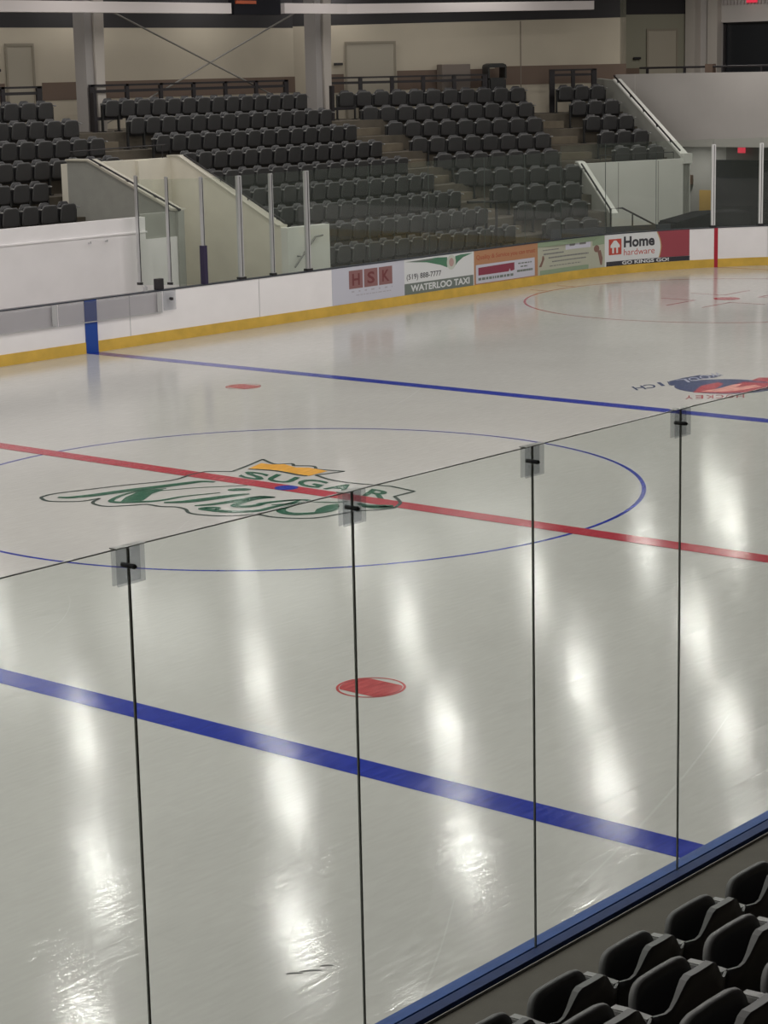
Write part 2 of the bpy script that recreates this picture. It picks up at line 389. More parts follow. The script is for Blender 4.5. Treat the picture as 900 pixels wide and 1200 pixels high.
def logo_script(b):
    R_ = lambda pp, wd, t=True: ribbon(b, I(*pp), wd, .0046, 0, t)
    R_([(68, 583), (82, 583.2), (110, 580.5), (146, 575.6), (180, 571.5), (215, 567), (236, 564.5), (252, 565)], .17)
    flat_poly(b, I((141, 588.4), (147, 583), (161, 577), (178, 574.5), (192, 574), (178, 579), (168, 586.6), (153.8, 589)), .0048)
    R_([(195, 572.5), (153.8, 577.5), (130.7, 586.4), (139.5, 589), (168, 588.2), (190, 586.5), (215.6, 582), (258, 577.6)], .09)
    R_([(192, 589.2), (215, 588.3), (240, 585.5), (269, 581.5), (292, 579)], .17)
    R_([(228, 592.9), (251, 591), (286.7, 585.6), (305, 582.5), (322, 583)], .13)
    R_([(292, 583.5), (305, 582.5), (322, 583)], .05)
    R_([(267, 574.6), (280, 574), (294, 573.8)], .17)
    R_([(180, 576), (200, 574.3), (233, 571.7), (265, 570.2), (290, 569)], .03, False)
    R_([(322, 583), (300, 585), (286.7, 588), (275, 592.5), (284, 594), (300, 592.5), (311.6, 589.5), (340, 586.5), (352, 586)], .12)
    R_([(352, 586), (340, 590), (318, 595), (304, 598.5), (285, 600), (262, 599.5), (240, 597), (238, 596), (247, 595), (256, 595.6), (252, 598)], .12)
    R_([(318, 592), (340, 590.5), (362, 588), (356, 586), (330, 587)], .08)
    R_([(362, 588), (344, 592), (330, 597), (332, 600.5), (344, 602.5), (362, 602), (384, 599.5), (396, 596)], .13)
    R_([(366, 588.5), (392, 589), (408, 587.5)], .05)
    flat_poly(b, I((368, 601.5), (371, 597), (381, 593), (396, 590), (398, 594), (390, 599), (378, 601.5)), .0048)
    R_([(420, 590), (430, 592.8), (447, 593.4), (456, 593.8), (440, 595), (424, 593.5)], .16)
def logo_block(b):
    W5 = [('S', (278, 559), (306, 563.5), (318, 556.5), (290, 551.8)), ('U', (309, 563), (338, 567), (352, 560), (324, 555.7)),
          ('G', (343, 568), (372, 572.5), (387, 565), (358, 560.5)), ('A', (378, 573), (404, 577), (424, 570), (392, 566)), ('R', (424, 581), (450, 585), (464, 577.5), (436, 573))]
    for ch, bl, br, tr, tl in W5:
        text_faces(b, ch, quad_map(ice(*bl), ice(*br), ice(*tr), ice(*tl), .0046), 0, 0.02)
def logo_crown(b):
    flat_poly(b, I((291, 549.6), (306, 543), (318, 544.5), (334, 544.4), (346, 548), (362, 548.3), (384, 552.3), (362, 558), (350, 556.6), (322, 551.6)), .0044)
    
logo = empty('centre_ice_logo'); logo.parent = floor; logo['label'] = 'green script team emblem with gold crown'
for nm, fn, mt in (('outline', logo_outline, M_ICE_DARK), ('script_lettering', logo_script, M_ICE_GREEN), ('block_lettering', logo_block, M_ICE_GREEN), ('gold_crown', logo_crown, M_ICE_GOLD)):
    bm = bmesh.new(); fn(bm); new_obj(nm, bm, mt, parent=logo)
def crown_rim(b): ribbon(b, I((291, 549.8), (322, 551.8), (350, 556.8), (360, 558)), .05, .005)
bm = bmesh.new(); crown_rim(bm); new_obj('crown_rim', bm, M_ICE_DARK, parent=logo)

# ---- second logo beyond the far blue line: blue oval with red emblem and lettering facing the other side
logo2 = empty('neutral_zone_logo'); logo2.parent = floor; logo2['label'] = 'blue and red oval hockey emblem'
def ell(cu, cv, ru, rv, n=40, tilt=0.0): return [ice(cu + ru * math.cos(2 * math.pi * i / n), cv + rv * math.sin(2 * math.pi * i / n) + tilt * ru * math.cos(2 * math.pi * i / n)) for i in range(n)]
bm = bmesh.new(); flat_poly(bm, ell(850, 453, 60, 8.6), .0020); flat_poly(bm, I((786, 452), (784, 447), (800, 443), (820, 439.6), (846, 440), (838, 442.5), (812, 445.5), (797, 451)), .0018)
new_obj('oval_badge', bm, M_ICE_NAVY, parent=logo2)
bm = bmesh.new(); flat_poly(bm, I((812, 460), (822, 452), (842, 448), (848, 450), (836, 457), (872, 447.5), (900, 449), (906, 454), (880, 459.5), (850, 461)), .0024)
flat_poly(bm, I((880, 446), (890, 442.5), (915, 443), (918, 448), (895, 447.5)), .0024)
new_obj('red_emblem', bm, M_ICE_RED, parent=logo2)
bm = bmesh.new(); flat_poly(bm, I((820, 459), (842, 455.5), (858, 451), (870, 450), (862, 454.5), (884, 451), (893, 453), (868, 457.5), (846, 459.5)), .0028)
new_obj('pale_emblem_detail', bm, M_ICE_PALE, parent=logo2)
bm = bmesh.new()
bm2 = bmesh.new()
for k, ch in enumerate('WOOLWICH'):        # letters stand upside down from this side
    a = k / 8; u = 842 - a * 103; v = 439.5 + 17.5 * a ** 0.85
    wl = 4 if ch == 'I' else 12; u -= 4 if ch == 'I' else 0
    text_faces(bm if k > 3 else bm2, ch, quad_map(ice(u, v - 3.2), ice(u - wl, v - 3.2 + wl / 8), ice(u - wl + 6, v + 0.8 + wl / 8), ice(u + 6, v + 0.8), .0026), 0, 0.01)
new_obj('pale_lettering', bm2, M_ICE_PALEB, parent=logo2)
new_obj('blue_lettering', bm, M_ICE_NAVY, parent=logo2)
bm = bmesh.new()
for k, ch in enumerate('HOCKEY'):
    u = 872 - k * 12; v = 464 + 0.25 * k
    text_faces(bm, ch, quad_map(ice(u, v - 1.8), ice(u - 9, v - 1.6), ice(u - 9, v + 2.4), ice(u, v + 2.2), .0026), 0, 0.0)
new_obj('red_lettering', bm, M_ICE_RED, parent=logo2)

# ------------------------------------------------------------------ boards
fb = empty('rink_boards', (10, W, 0)); tag(fb, 'white rink boards with yellow kick plate curving along the far side', 'rink boards')
def fpart(name, bm, mats, parent=fb, inv=True):
    o = new_obj(name, bm, mats, parent=parent)
    if parent is not None: o.matrix_parent_inverse = Matrix.Translation(-Vector(parent.location))
    return o
S_END = XC + RR * math.pi / 2 + 8
bm = bmesh.new(); far_strip(bm, -XC, S_END, 0, .10, 0.0, BH - .02); fpart('board_face', bm, M_BOARD)
bm = bmesh.new(); far_strip(bm, -XC, S_END, -.012, 0.0, 0.0, .215); fpart('kick_plate', bm, M_KICK)
bm = bmesh.new(); far_strip(bm, -XC, S_END, -.015, .14, BH - .022, BH); fpart('cap_rail', bm, M_CAPD)
bm = bmesh.new()
for s in (8.9, 12.6, 30.1, 33):
    far_strip(bm, s, s + .012, -.006, -.001, .22, BH - .03)
fpart('panel_seam', bm, M_ALU)
def far_mark(name, s0, s1, mt, label, z0=0.0, z1=BH - .02):
    bm = bmesh.new(); far_strip(bm, s0, s1, -.018, -.0, z0, z1); o = fpart(name, bm, mt); o['label'] = label
far_mark('line_stripe', XB - .155, XB + .155, mat('blue_board_stripe', (0.01, 0.06, 0.32), .4), 'blue stripe continuing the blue line up the board')
far_mark('line_stripe', 28.63, 28.73, mat('red_board_stripe', (0.42, 0.02, 0.04), .4), 'thin red stripe continuing the goal line up the board')

nb = empty('rink_boards', (-11, -WN, 0)); tag(nb, 'near rink boards with blue top ledge in front of the seats', 'rink boards')
def npart(name, bm, mats): 
    o = new_obj(name, bm, mats, parent=nb); o.matrix_parent_inverse = Matrix.Translation(-Vector(nb.location)); return o
bm = bmesh.new(); box(bm, -XC, XC, -WN - .12, -WN, 0, BH - .02); npart('board_face', bm, M_BOARD)
bm = bmesh.new(); box(bm, -XC, XC, -WN - .058, -WN + .01, BH - .02, BH); npart('cap_rail', bm, M_CAPB)
bm = bmesh.new(); box(bm, -XC, XC, -WN - .128, -WN - .066, BH - .03, BH - .003); npart('rear_ledge', bm, M_CAPB2)
bm = bmesh.new(); box(bm, -XC, XC, -WN - .066, -WN - .058, BH - .05, BH - .02); npart('glass_channel', bm, M_BLK)

# ------------------------------------------------------------------ near glass
GY = -WN - .065; GT = 3.525
jx = [-14.30 + 1.28 * k for k in range(-2, 6)]
pane_words = ['beyond the first joint', 'first full', 'second full', 'third full', 'fourth full', 'fifth full', 'sixth full', 'seventh full']
pane_labels = ['tall clear shield pane ending before the first glass clip', 'tall clear shield pane whose lower corner crosses the wide blue line', 'tall clear shield pane between the first and second glass clips',
               'tall clear shield pane holding the red spot edge, between second and third clips', 'tall clear shield pane between the third and fourth glass clips', 'tall clear shield pane after the fourth glass clip, above the black seats', 'clear shield pane beyond the blue line at the boards']
for k in range(len(jx) - 1):
    x0, x1 = jx[k] + .0045, jx[k + 1] - .0045
    if x1 < -16.3 or x0 > -8.2: continue
    bm = bmesh.new(); fs = box(bm, x0, x1, GY - .004, GY + .004, BH - .01, GT)
    for i in (0, 1, 3, 5): fs[i].material_index = 1
    o = new_obj('glass_shield', bm, [M_GLASS, M_GEDGE])
    bm = bmesh.new(); box(bm, x0, x1, GY - .0045, GY + .0045, GT - .004, GT + .0005); new_obj('ground_edge', bm, M_GEDGE, parent=o)
    tag(o, pane_labels[k], 'glass pane', 'shield glass in front of the near seats')
clip_lab = ['grey glass clip left of the script emblem, over the thin blue circle', 'grey glass clip overlapping the red centre line', 'grey glass clip inside the blue centre circle edge', 'grey glass clip just below the far blue line']
clip_lab = {2: 'clear glass clip with dark bolt at the joint nearest the script emblem tail', 3: 'clear glass clip with dark bolt overlapping the red centre line', 4: 'clear glass clip with dark bolt inside the blue centre circle', 5: 'clear glass clip with dark bolt just under the far blue line'}
for k, x in enumerate(jx):
    if k not in clip_lab: continue
    c = empty('glass_clip', (x, GY, GT - .075)); tag(c, clip_lab[k], 'glass clip', 'clips at the glass joints')
    for s in (-1, 1):
        bm = bmesh.new(); box(bm, -.072, .072, s * .013 - .005, s * .013 + .005, -.068, .074)
        bmesh.ops.bevel(bm, geom=bm.edges[:], offset=.003, segments=1, affect='EDGES')
        new_obj('clip_plate', bm, M_CLIP, parent=c)
    bm = bmesh.new(); tube(bm, [(0, -.034, 0), (0, -.026, 0), (0, .026, 0), (0, .034, 0)], .010, 12); tube(bm, [(0, -.04, 0), (0, -.034, 0)], .007, 6)
    new_obj('bolt', bm, M_BLK, parent=c)
    bm = bmesh.new(); box(bm, -.074, .074, -.02, .02, .0755, .079); new_obj('cap', bm, M_GEDGE, parent=c)
joint_lab = {2: 'dark upright glass joint nearest the script emblem tail', 3: 'dark upright glass joint crossing the near red spot', 4: 'dark upright glass joint between the spot and the last clip', 5: 'dark upright glass joint meeting the end of the blue line'}
for k, x in enumerate(jx):
    if k not in joint_lab: continue
    bm = bmesh.new(); box(bm, x - .0038, x + .0038, GY - .004, GY + .004, BH - .01, GT - .01)
    tag(new_obj('joint_seal', bm, M_GEDGE), joint_lab[k], 'glass seal', 'seals between the near panes')

# ------------------------------------------------------------------ near stand
NY0 = -13.36; FZ0 = 0.58; RISE = 0.415; PIT = 0.87; NPIT = 0.79
bm = bmesh.new(); box(bm, -26, 14, -12.99, -WN - .145, 0, 1.015); box(bm, -26, 14, -12.60, -WN - .155, 1.015, 1.03, 1)
tag(new_obj('wall_near_stand', bm, [M_CONCN, M_EDGE]), None, kind='structure')
bm = bmesh.new()
for k in range(0, 14):
    box(bm, -26, 14, (NY0 - NPIT * k - .12 - (0 if k < 13 else 3)), (-13.02 if k == 0 else NY0 - NPIT * (k - 1) - .12), -.055, FZ0 + RISE * k)
box(bm, -26, 14, -13.02, -12.99, -.055, .12)
tag(new_obj('floor_near_stand', bm, M_CONC), None, kind='structure')

# ---- the seat
def seat_meshes():
    out = {}
    # backrest shell, seat faces -Y, floor at z=0
    bm = bmesh.new(); nu, nv = 20, 6; F = []; B = []
    for side in (0, 1):
        g = []
        for j in range(nv + 1):
            t = j / nv; row = []
            for i in range(nu + 1):
                u = -1 + 2 * i / nu
                hh = min(max((abs(u) - .30) / .50, 0), 1); top = .805 - .115 * (hh * hh * (3 - 2 * hh))
                z = .31 + (top - .31) * t
                wd = .236 + .030 * min(1, t * 2.5)
                x = u * wd
                y = .03 * t - .05 * abs(u) ** 2.5 * (.55 + .45 * t) - .012 * math.sin(math.pi * t)
                if side == 0: y -= .012 + .022 * (1 - (hh * hh * (3 - 2 * hh))) * t + .012 * (1 - t)
                row.append(bm.verts.new((x, y, z)))
            g.append(row)
        (F if side == 0 else B).extend(g)
    for g, fl in ((F, False), (B, True)):
        for j in range(nv):
            for i in range(nu):
                q = [g[j][i], g[j][i + 1], g[j + 1][i + 1], g[j + 1][i]]
                f = bm.faces.new(q[::-1] if fl else q); f.smooth = True
    loop = [(0, i) for i in range(nu)] + [(j, nu) for j in range(nv)] + [(nv, i) for i in range(nu, 0, -1)] + [(j, 0) for j in range(nv, 0, -1)]
    for a, b in zip(loop, loop[1:] + loop[:1]):
        f = bm.faces.new((F[b[0]][b[1]], F[a[0]][a[1]], B[a[0]][a[1]], B[b[0]][b[1]])); f.material_index = 1
    bmesh.ops.recalc_face_normals(bm, faces=bm.faces[:])
    me = bpy.data.meshes.new('backrest'); bm.to_mesh(me); bm.free(); me.materials.append(M_SEAT); me.materials.append(M_RIM); out['backrest'] = me
    # seat pan, tipped up
    bm = bmesh.new(); A = []; n = 24
    def outline(sc):
        pts = []
        for i in range(n):
            a = 2 * math.pi * i / n; c, s = math.cos(a), math.sin(a)
            e = 0.36
            x = .215 * sc * math.copysign(abs(c) ** e, c) * (1.0 - .07 * s); y = .205 * sc * math.copysign(abs(s) ** e, s)
            pts.append((x, y))
        return pts
    rings = []
    for (sc, h) in ((.86, -.024), (.97, -.018), (1.0, 0.0), (.97, .018), (.80, .020), (.4, .010)):
        rings.append([bm.verts.new((x, h, y)) for x, y in outline(sc)])
    for q, (a, b) in enumerate(zip(rings, rings[1:])):
        for i in range(n):
            f = bm.faces.new((a[i], a[(i + 1) % n], b[(i + 1) % n], b[i])); f.smooth = True; f.material_index = 1 if q in (1, 2) else 0
    bm.faces.new(rings[0][::-1]); bm.faces.new(rings[-1])
    bmesh.ops.recalc_face_normals(bm, faces=bm.faces[:])
    Mx = Matrix.Translation((0, -.145, .56)) @ Matrix.Rotation(math.radians(8), 4, 'X')
    bmesh.ops.transform(bm, matrix=Mx, verts=bm.verts[:])
    me = bpy.data.meshes.new('seat_pan'); bm.to_mesh(me); bm.free(); me.materials.append(M_SEATP); me.materials.append(M_RIM); out['seat_pan'] = me
    # armrest
    bm = bmesh.new(); prof = [(-.03, .690), (-.08, .692), (-.14, .694), (-.20, .690), (-.215, .675), (-.20, .660), (-.14, .664), (-.08, .662), (-.03, .65)]
    A = [bm.verts.new((-.026 - .265, y, z)) for y, z in prof]; B = [bm.verts.new((.026 - .265, y, z)) for y, z in prof]
    bm.faces.new(A); bm.faces.new(B[::-1])
    for i in range(len(prof)): bm.faces.new((A[(i + 1) % len(prof)], A[i], B[i], B[(i + 1) % len(prof)]))
    bmesh.ops.recalc_face_normals(bm, faces=bm.faces[:])
    bmesh.ops.bevel(bm, geom=[e for e in bm.edges if abs(e.verts[0].co.x - e.verts[1].co.x) < .001], offset=.006, segments=2, affect='EDGES')
    me = bpy.data.meshes.new('armrest'); bm.to_mesh(me); bm.free(); me.materials.append(M_ARM); out['armrest'] = me
    # bracket: upright, foot and cross tube
    bm = bmesh.new(); box(bm, -.285, -.245, -.10, -.04, .02, .64); box(bm, -.30, -.23, -.16, .06, 0.0, .025); box(bm, -.285, .245, -.085, -.055, .36, .40)
    me = bpy.data.meshes.new('bracket'); bm.to_mesh(me); bm.free(); me.materials.append(M_STEEL); out['bracket'] = me
    bm = bmesh.new(); box(bm, -.285, -.245, -.10, -.04, .02, .64); box(bm, -.30, -.23, -.16, .06, 0.0, .025)
    me = bpy.data.meshes.new('end_bracket'); bm.to_mesh(me); bm.free(); me.materials.append(M_STEEL); out['end_bracket'] = me
    return out
SM = seat_meshes()
def add_seat(x, y, z, rz, label, group, extra_arm=False):
    r = bpy.data.objects.new('stadium_seat', None); COL.objects.link(r); r.location = (x, y, z); r.rotation_euler = (0, 0, rz); r.empty_display_size = .1
    r['label'] = label; r['category'] = 'seat'; r['group'] = group
    for nm in ('backrest', 'seat_pan', 'armrest', 'bracket'):
        o = bpy.data.objects.new(nm, SM[nm]); COL.objects.link(o); o.parent = r
    if extra_arm:
        for nm in ('armrest', 'end_bracket'):
            o = bpy.data.objects.new(nm.replace('end_', ''), SM[nm]); COL.objects.link(o); o.parent = r; o.location = (.53, 0, 0)
    return r
ORD = ['zeroth', 'first', 'second', 'third', 'fourth', 'fifth', 'sixth', 'seventh', 'eighth', 'ninth', 'tenth', 'eleventh', 'twelfth', 'thirteenth', 'fourteenth', 'fifteenth', 'sixteenth', 'seventeenth', 'eighteenth']
SP = .53
near_row = {0: (-14.3, -8.9), 1: (-14.6, -9.4), 2: (-13.9, -10.2)}
near_x0 = {0: -11.44, 1: -12.39, 2: -13.3}; SPN = .545
def inframe(x, y, z, mg=45):
    d = Vector((x, y, z)) - CP; zz = d.dot(CF)
    u = 450 + FPX * d.dot(CR) / zz; v = 600 - FPX * d.dot(CU) / zz
    return -mg < u < 900 + mg and -mg < v < 1200 + mg
near_lab = {0: 'row along the concrete wall', 1: 'second row from concrete wall', 2: 'third row from concrete wall'}
for k in (0, 1, 2):
    xs = [near_x0[k] + SPN * i for i in range(-8, 10)]
    xs = [x for x in xs if inframe(x, NY0 - NPIT * k, FZ0 + RISE * k + .8, 5) or inframe(x, NY0 - NPIT * k + .3, FZ0 + RISE * k + .75, 5)]
    for i, x in enumerate(xs):
        add_seat(x, NY0 - NPIT * k, FZ0 + RISE * k, math.pi, 'black pale-edged seat, %s, %s up from picture bottom' % (near_lab[k], ORD[i + 1]), 'black seats in the near stand')

# ------------------------------------------------------------------ far stand
TH = math.radians(28); ND = Vector((math.sin(TH), math.cos(TH))); RD = Vector((math.cos(TH), -math.sin(TH)))
def rn(r, n): p = RD * r + ND * n; return (p.x, p.y)
YA = 14.0; C0 = 24.27; FZ = 0.57
def strip_poly(k, xl, rr, y0=None):
    """plan polygon of tread k: straight part then the part turned by 28 degrees; from x=xl to r=rr"""
    ya0, ya1 = YA + PIT * (k - 1) + .17, YA + PIT * k + .17
    n0, n1 = C0 + PIT * (k - 1) + .17, C0 + PIT * k + .17
    def meet(ya, n): return ((n - ya * ND.y) / ND.x, ya)
    m0, m1 = meet(ya0, n0), meet(ya1, n1)
    return [(xl, ya0), m0, rn(rr, n0), rn(rr, n1), m1, (xl, ya1)]
bm = bmesh.new()
for k in range(0, 10):
    z = FZ + RISE * k
    if k < 5:
        xl = 15.1
    else: xl = 5.0
    rr = 21.3 if k >= 4 else 18.05
    if k == 9:
        ya0, ya1 = YA + PIT * 8 + .17, 23.05; n0, n1 = C0 + PIT * 8 + .17, 32.5
        poly = [(5.0, ya0), ((n0 - ya0 * ND.y) / ND.x, ya0), rn(21.5, n0), rn(21.5, 36), rn(12, 36), (5.0, 26)]
        z = FZ + RISE * 8 + .0
        prism(bm, poly, -.05, z); prism(bm, [rn(21.5, n0 + .6), rn(26.5, n0 + .6), rn(26.5, 36), rn(21.5, 36)], 3.6, z)
    else:
        prism(bm, strip_poly(k, xl, rr), -.05, z)
    if k < 5 and k >= 1:
        box(bm, 5.0, 11.85, YA + PIT * (k - 1) + .17, YA + PIT * k + .17, -.05, z)
tag(new_obj('floor_far_stand', bm, M_CONC), None, kind='structure')
# half-steps in the stairs
bm = bmesh.new()
for k in range(0, 9):
    y1 = YA + PIT * (k - 1) + .17; z = FZ + RISE * k - RISE / 2
    box(bm, 23.75, 24.85 + .1 * k, y1 - .33, y1, z - .2, z)
    if k >= 5:
        box(bm, 14.75, 15.85, y1 - .33, y1, z - .2, z)
    if k >= 2 and k < 5:
        box(bm, 11.3, 11.8, y1 - .33, y1, z - .2, z)
    if k >= 5:
        n1 = C0 + PIT * (k - 1) + .17
        prism(bm, [rn(18.15, n1 - .33), rn(19.2, n1 - .33), rn(19.2, n1), rn(18.15, n1)], z - .2, z)
bmesh.ops.recalc_face_normals(bm, faces=bm.faces[:])
tag(new_obj('floor_stand_stairs', bm, mat('stair_concrete', (0.15, 0.125, 0.09), .85, noise=.15, nscale=3)), None, kind='structure')

rows_txt = {8: 'top row', 7: 'second row from top', 6: 'third row from top', 5: 'fourth row from top', 4: 'middle row', 3: 'sixth row from top', 2: 'third row from bottom', 1: 'second row from bottom', 0: 'bottom row'}
def seat_row_straight(k, xr, xl, blk, grp, end):
    n = int(round((xr - xl) / SP)); y = YA + PIT * k - .05
    for i in range(n):
        x = xr - SP * (i + .5)
        add_seat(x, y, FZ + RISE * k, 0, 'dark grey seat, %s of %s, %s from %s' % (rows_txt[k], blk, ORD[i + 1], end), grp, extra_arm=(i == 0))
for k in range(9):
    seat_row_straight(k, 23.62, {0: 16.45}.get(k, 15.35 if k < 5 else 16.15), 'wide block', 'seats of the wide block', 'the middle stairs')
for k in range(2, 9):
    seat_row_straight(k, 11.3 if k < 5 else (14.25 if k < 6 else 14.6), (9.2 if k < 5 else 10.5 if k < 7 else 11.5), 'block behind bench wall', 'seats behind the bench wall', 'its aisle')
rl = {8: 12.58, 7: 12.95, 6: 13.33, 5: 13.68, 4: 14.03, 3: 14.26, 2: 14.87, 1: 15.15, 0: 15.55}
rr_ = {8: 18.26, 7: 18.22, 6: 18.14, 5: 18.03, 4: 17.97, 3: 17.86, 2: 17.6, 1: 17.35, 0: 17.15}
for k in range(9):
    n = int(round((rr_[k] - rl[k]) / SP))
    for i in range(n):
        p = rn(rl[k] + SP * (i + .5), C0 + PIT * k - .05)
        add_seat(p[0], p[1], FZ + RISE * k, -TH, 'dark grey seat, %s of turned block, %s from middle stairs' % (rows_txt[k], ORD[i + 1]), 'seats of the turned block', extra_arm=(i == n - 1))
for k in range(4, 9):
    for i in range(3):
        p = rn(19.42 + SP * (i + .5), C0 + PIT * k - .05)
        add_seat(p[0], p[1], FZ + RISE * k, -TH, 'dark grey seat, %s of small corner block, %s from stairs' % (rows_txt[k], ORD[i + 1]), 'seats of the small corner block', extra_arm=(i == 2))

# ---- walls of the tunnels (vomitories)
def wall_obj(name, p0, p1, prof, th, mt, coping=None):
    bm = bmesh.new(); slab_profile(bm, p0, p1, prof, th)
    o = new_obj(name, bm, mt); tag(o, None, kind='structure'); return o
# left tunnel
wall_obj('wall_tunnel_outer', (11.85, 13.9), (11.85, 17.3), [(0, 0), (3.4, 0), (3.4, 3.43), (2.7, 3.43), (.15, 2.44), (0, 2.44)], -.18, M_GREYW)
wall_obj('wall_tunnel_inner', (15.0, 13.9), (15.0, 17.4), [(0, 0), (3.5, 0), (3.5, 3.38), (3.15, 3.38), (.1, 1.88), (0, 1.88)], -.2, M_CREAM)
bm = bmesh.new(); box(bm, 15.0, 16.4, 13.7, 13.9, 0, 1.86); tag(new_obj('wall_tunnel_front', bm, M_WALLW), None, kind='structure')
bm = bmesh.new(); box(bm, 11.85, 15.2, 17.3, 17.5, 0, 3.36); box(bm, 13.9, 14.3, 17.2, 17.3, 0, 3.34)
tag(new_obj('wall_tunnel_back', bm, M_CREAM), None, kind='structure')
# pale copings on the sloping walls
bm = bmesh.new()
slab_profile(bm, (15.0 - .02, 13.9), (14.98, 17.4), [(0, 1.88), (.1, 1.88), (3.15, 3.38), (3.5, 3.38), (3.5, 3.42), (3.13, 3.42), (.08, 1.92), (0, 1.92)], -.24)
slab_profile(bm, (11.80, 13.9), (11.80, 17.3), [(0, 2.44), (.15, 2.44), (2.7, 3.43), (3.4, 3.43), (3.4, 3.47), (2.68, 3.47), (.13, 2.48), (0, 2.48)], -.28)
tag(new_obj('trim_tunnel_coping', bm, mat('pale_coping', (.55, .52, .44), .6)), None, kind='structure')
def handrail(label, pts, brk, r=.022, nm='handrail', group='handrails on the tunnel walls', mt=None):
    mt = mt or M_RAIL
    c = empty(nm, pts[0]); tag(c, label, 'handrail', group); o3 = Vector(pts[0])
    bm = bmesh.new(); tube(bm, [Vector(p) - o3 for p in pts], r); new_obj('rail', bm, mt, parent=c)
    for a, b in brk:
        bm = bmesh.new(); tube(bm, [Vector(a) - o3, Vector(b) - o3], r * .7); new_obj('bracket', bm, mt, parent=c)
    return c
def lerp(a, b, t): return tuple(Vector(a).lerp(Vector(b), t))
a, b = (11.78, 16.5, 3.50), (11.78, 13.75, 2.46)
handrail('dark sloping handrail on the grey tunnel wall beside the bench', [a, b], [(lerp(a, b, t), tuple(Vector(lerp(a, b, t)) + Vector((.1, 0, -.08)))) for t in (.1, .4, .7, .95)])
a, b = (15.15, 17.0, 3.42), (15.15, 13.9, 1.98)
handrail('dark sloping handrail on the cream tunnel wall below the wide block', [a, b], [(lerp(a, b, t), tuple(Vector(lerp(a, b, t)) + Vector((0, 0, -.07)))) for t in (.1, .37, .64, .92)], r=.02)
handrail('short grey handrail on the white tunnel front wall', [(15.05, 13.55, 1.0), (15.75, 13.55, 1.62), (16.0, 13.55, 1.64)], [((15.3, 13.55, 1.22), (15.3, 13.7, 1.22)), ((15.9, 13.55, 1.63), (15.9, 13.7, 1.60))], r=.022, mt=mat('grey_rail', (.2, .2, .19), .5))
handrail('thin rail above the cream tunnel back wall', [(12.0, 17.35, 3.62), (14.9, 17.35, 3.66)], [((12.05, 17.35, 3.62), (12.05, 17.35, 3.36)), ((14.8, 17.35, 3.66), (14.8, 17.35, 3.36))], r=.015)
# right tunnel (turned)
def tl(r, n0): return Vector(rn(r, n0))
bm = bmesh.new(); slab_profile(bm, rn(18.0, 25.0), rn(18.0, 27.1), [(0, 0), (2.1, 0), (2.1, 2.64), (1.95, 2.62), (.05, 1.34), (0, 1.34)], -.18)
tag(new_obj('wall_corner_tunnel_side', bm, M_GREYW), None, kind='structure')
bm = bmesh.new(); slab_profile(bm, rn(17.98, 25.0), rn(17.98, 27.1), [(0, 1.34), (.05, 1.34), (1.95, 2.62), (2.1, 2.64), (2.1, 2.68), (1.93, 2.66), (.03, 1.38), (0, 1.38)], -.22)
slab_profile(bm, rn(17.99, 24.97), rn(18.2, 24.97), [(0, 0), (.21, 0), (.21, 1.38), (0, 1.38)], .03)
tag(new_obj('trim_corner_coping', bm, M_WALLW), None, kind='structure')
bm = bmesh.new(); slab_profile(bm, rn(18.0, 27.0), rn(21.52, 27.0), [(0, 0), (3.52, 0), (3.52, 2.64), (0, 2.60)], .18)
for r in (19.25, 20.5):
    slab_profile(bm, rn(r, 26.995), rn(r + .02, 26.995), [(0, 0), (.02, 0), (.02, 2.6), (0, 2.6)], .01, 1)
tag(new_obj('wall_corner_tunnel_back', bm, [M_WALLW, M_GREYW]), None, kind='structure')
bm = bmesh.new(); slab_profile(bm, rn(21.3, 27.0), rn(21.3, 33.2), [(0, 0), (6.2, 0), (6.2, 4.9), (4.1, 4.78), (.05, 2.66), (0, 2.66)], -.2)
tag(new_obj('wall_corner_parapet', bm, M_GREYW), None, kind='structure')
bm = bmesh.new(); slab_profile(bm, rn(21.27, 27.0), rn(21.27, 31.2), [(0, 2.66), (.05, 2.66), (4.1, 4.78), (4.1, 4.83), (.03, 2.71), (0, 2.71)], -.26)
slab_profile(bm, rn(21.27, 26.9), rn(21.53, 26.9), [(0, 2.5), (.26, 2.5), (.26, 2.78), (0, 2.78)], .2)
tag(new_obj('trim_parapet_coping', bm, M_WALLW), None, kind='structure')
def r3(r, n, z): p = rn(r, n); return (p[0], p[1], z)
a, b = r3(21.25, 31.0, 4.92), r3(21.25, 27.1, 2.86)
handrail('long dark handrail sloping down the corner parapet', [a, b], [(lerp(a, b, t), tuple(Vector(lerp(a, b, t)) + Vector((0.05, 0, -.1)))) for t in (.05, .25, .45, .65, .85)], r=.025)
a, b = r3(17.97, 26.7, 2.62), r3(17.97, 25.0, 1.46)
handrail('short dark handrail on the small grey corner wall', [a, b], [(lerp(a, b, t), tuple(Vector(lerp(a, b, t)) + Vector((0.05, 0, -.1)))) for t in (.1, .5, .95)], r=.025)
handrail('thin rail on top of the white corner wall', [r3(18.8, 27.2, 2.80), r3(21.1, 27.2, 2.82)], [(r3(r, 27.2, 2.81), r3(r, 27.2, 2.6)) for r in (18.8, 19.9, 21.1)], r=.015)
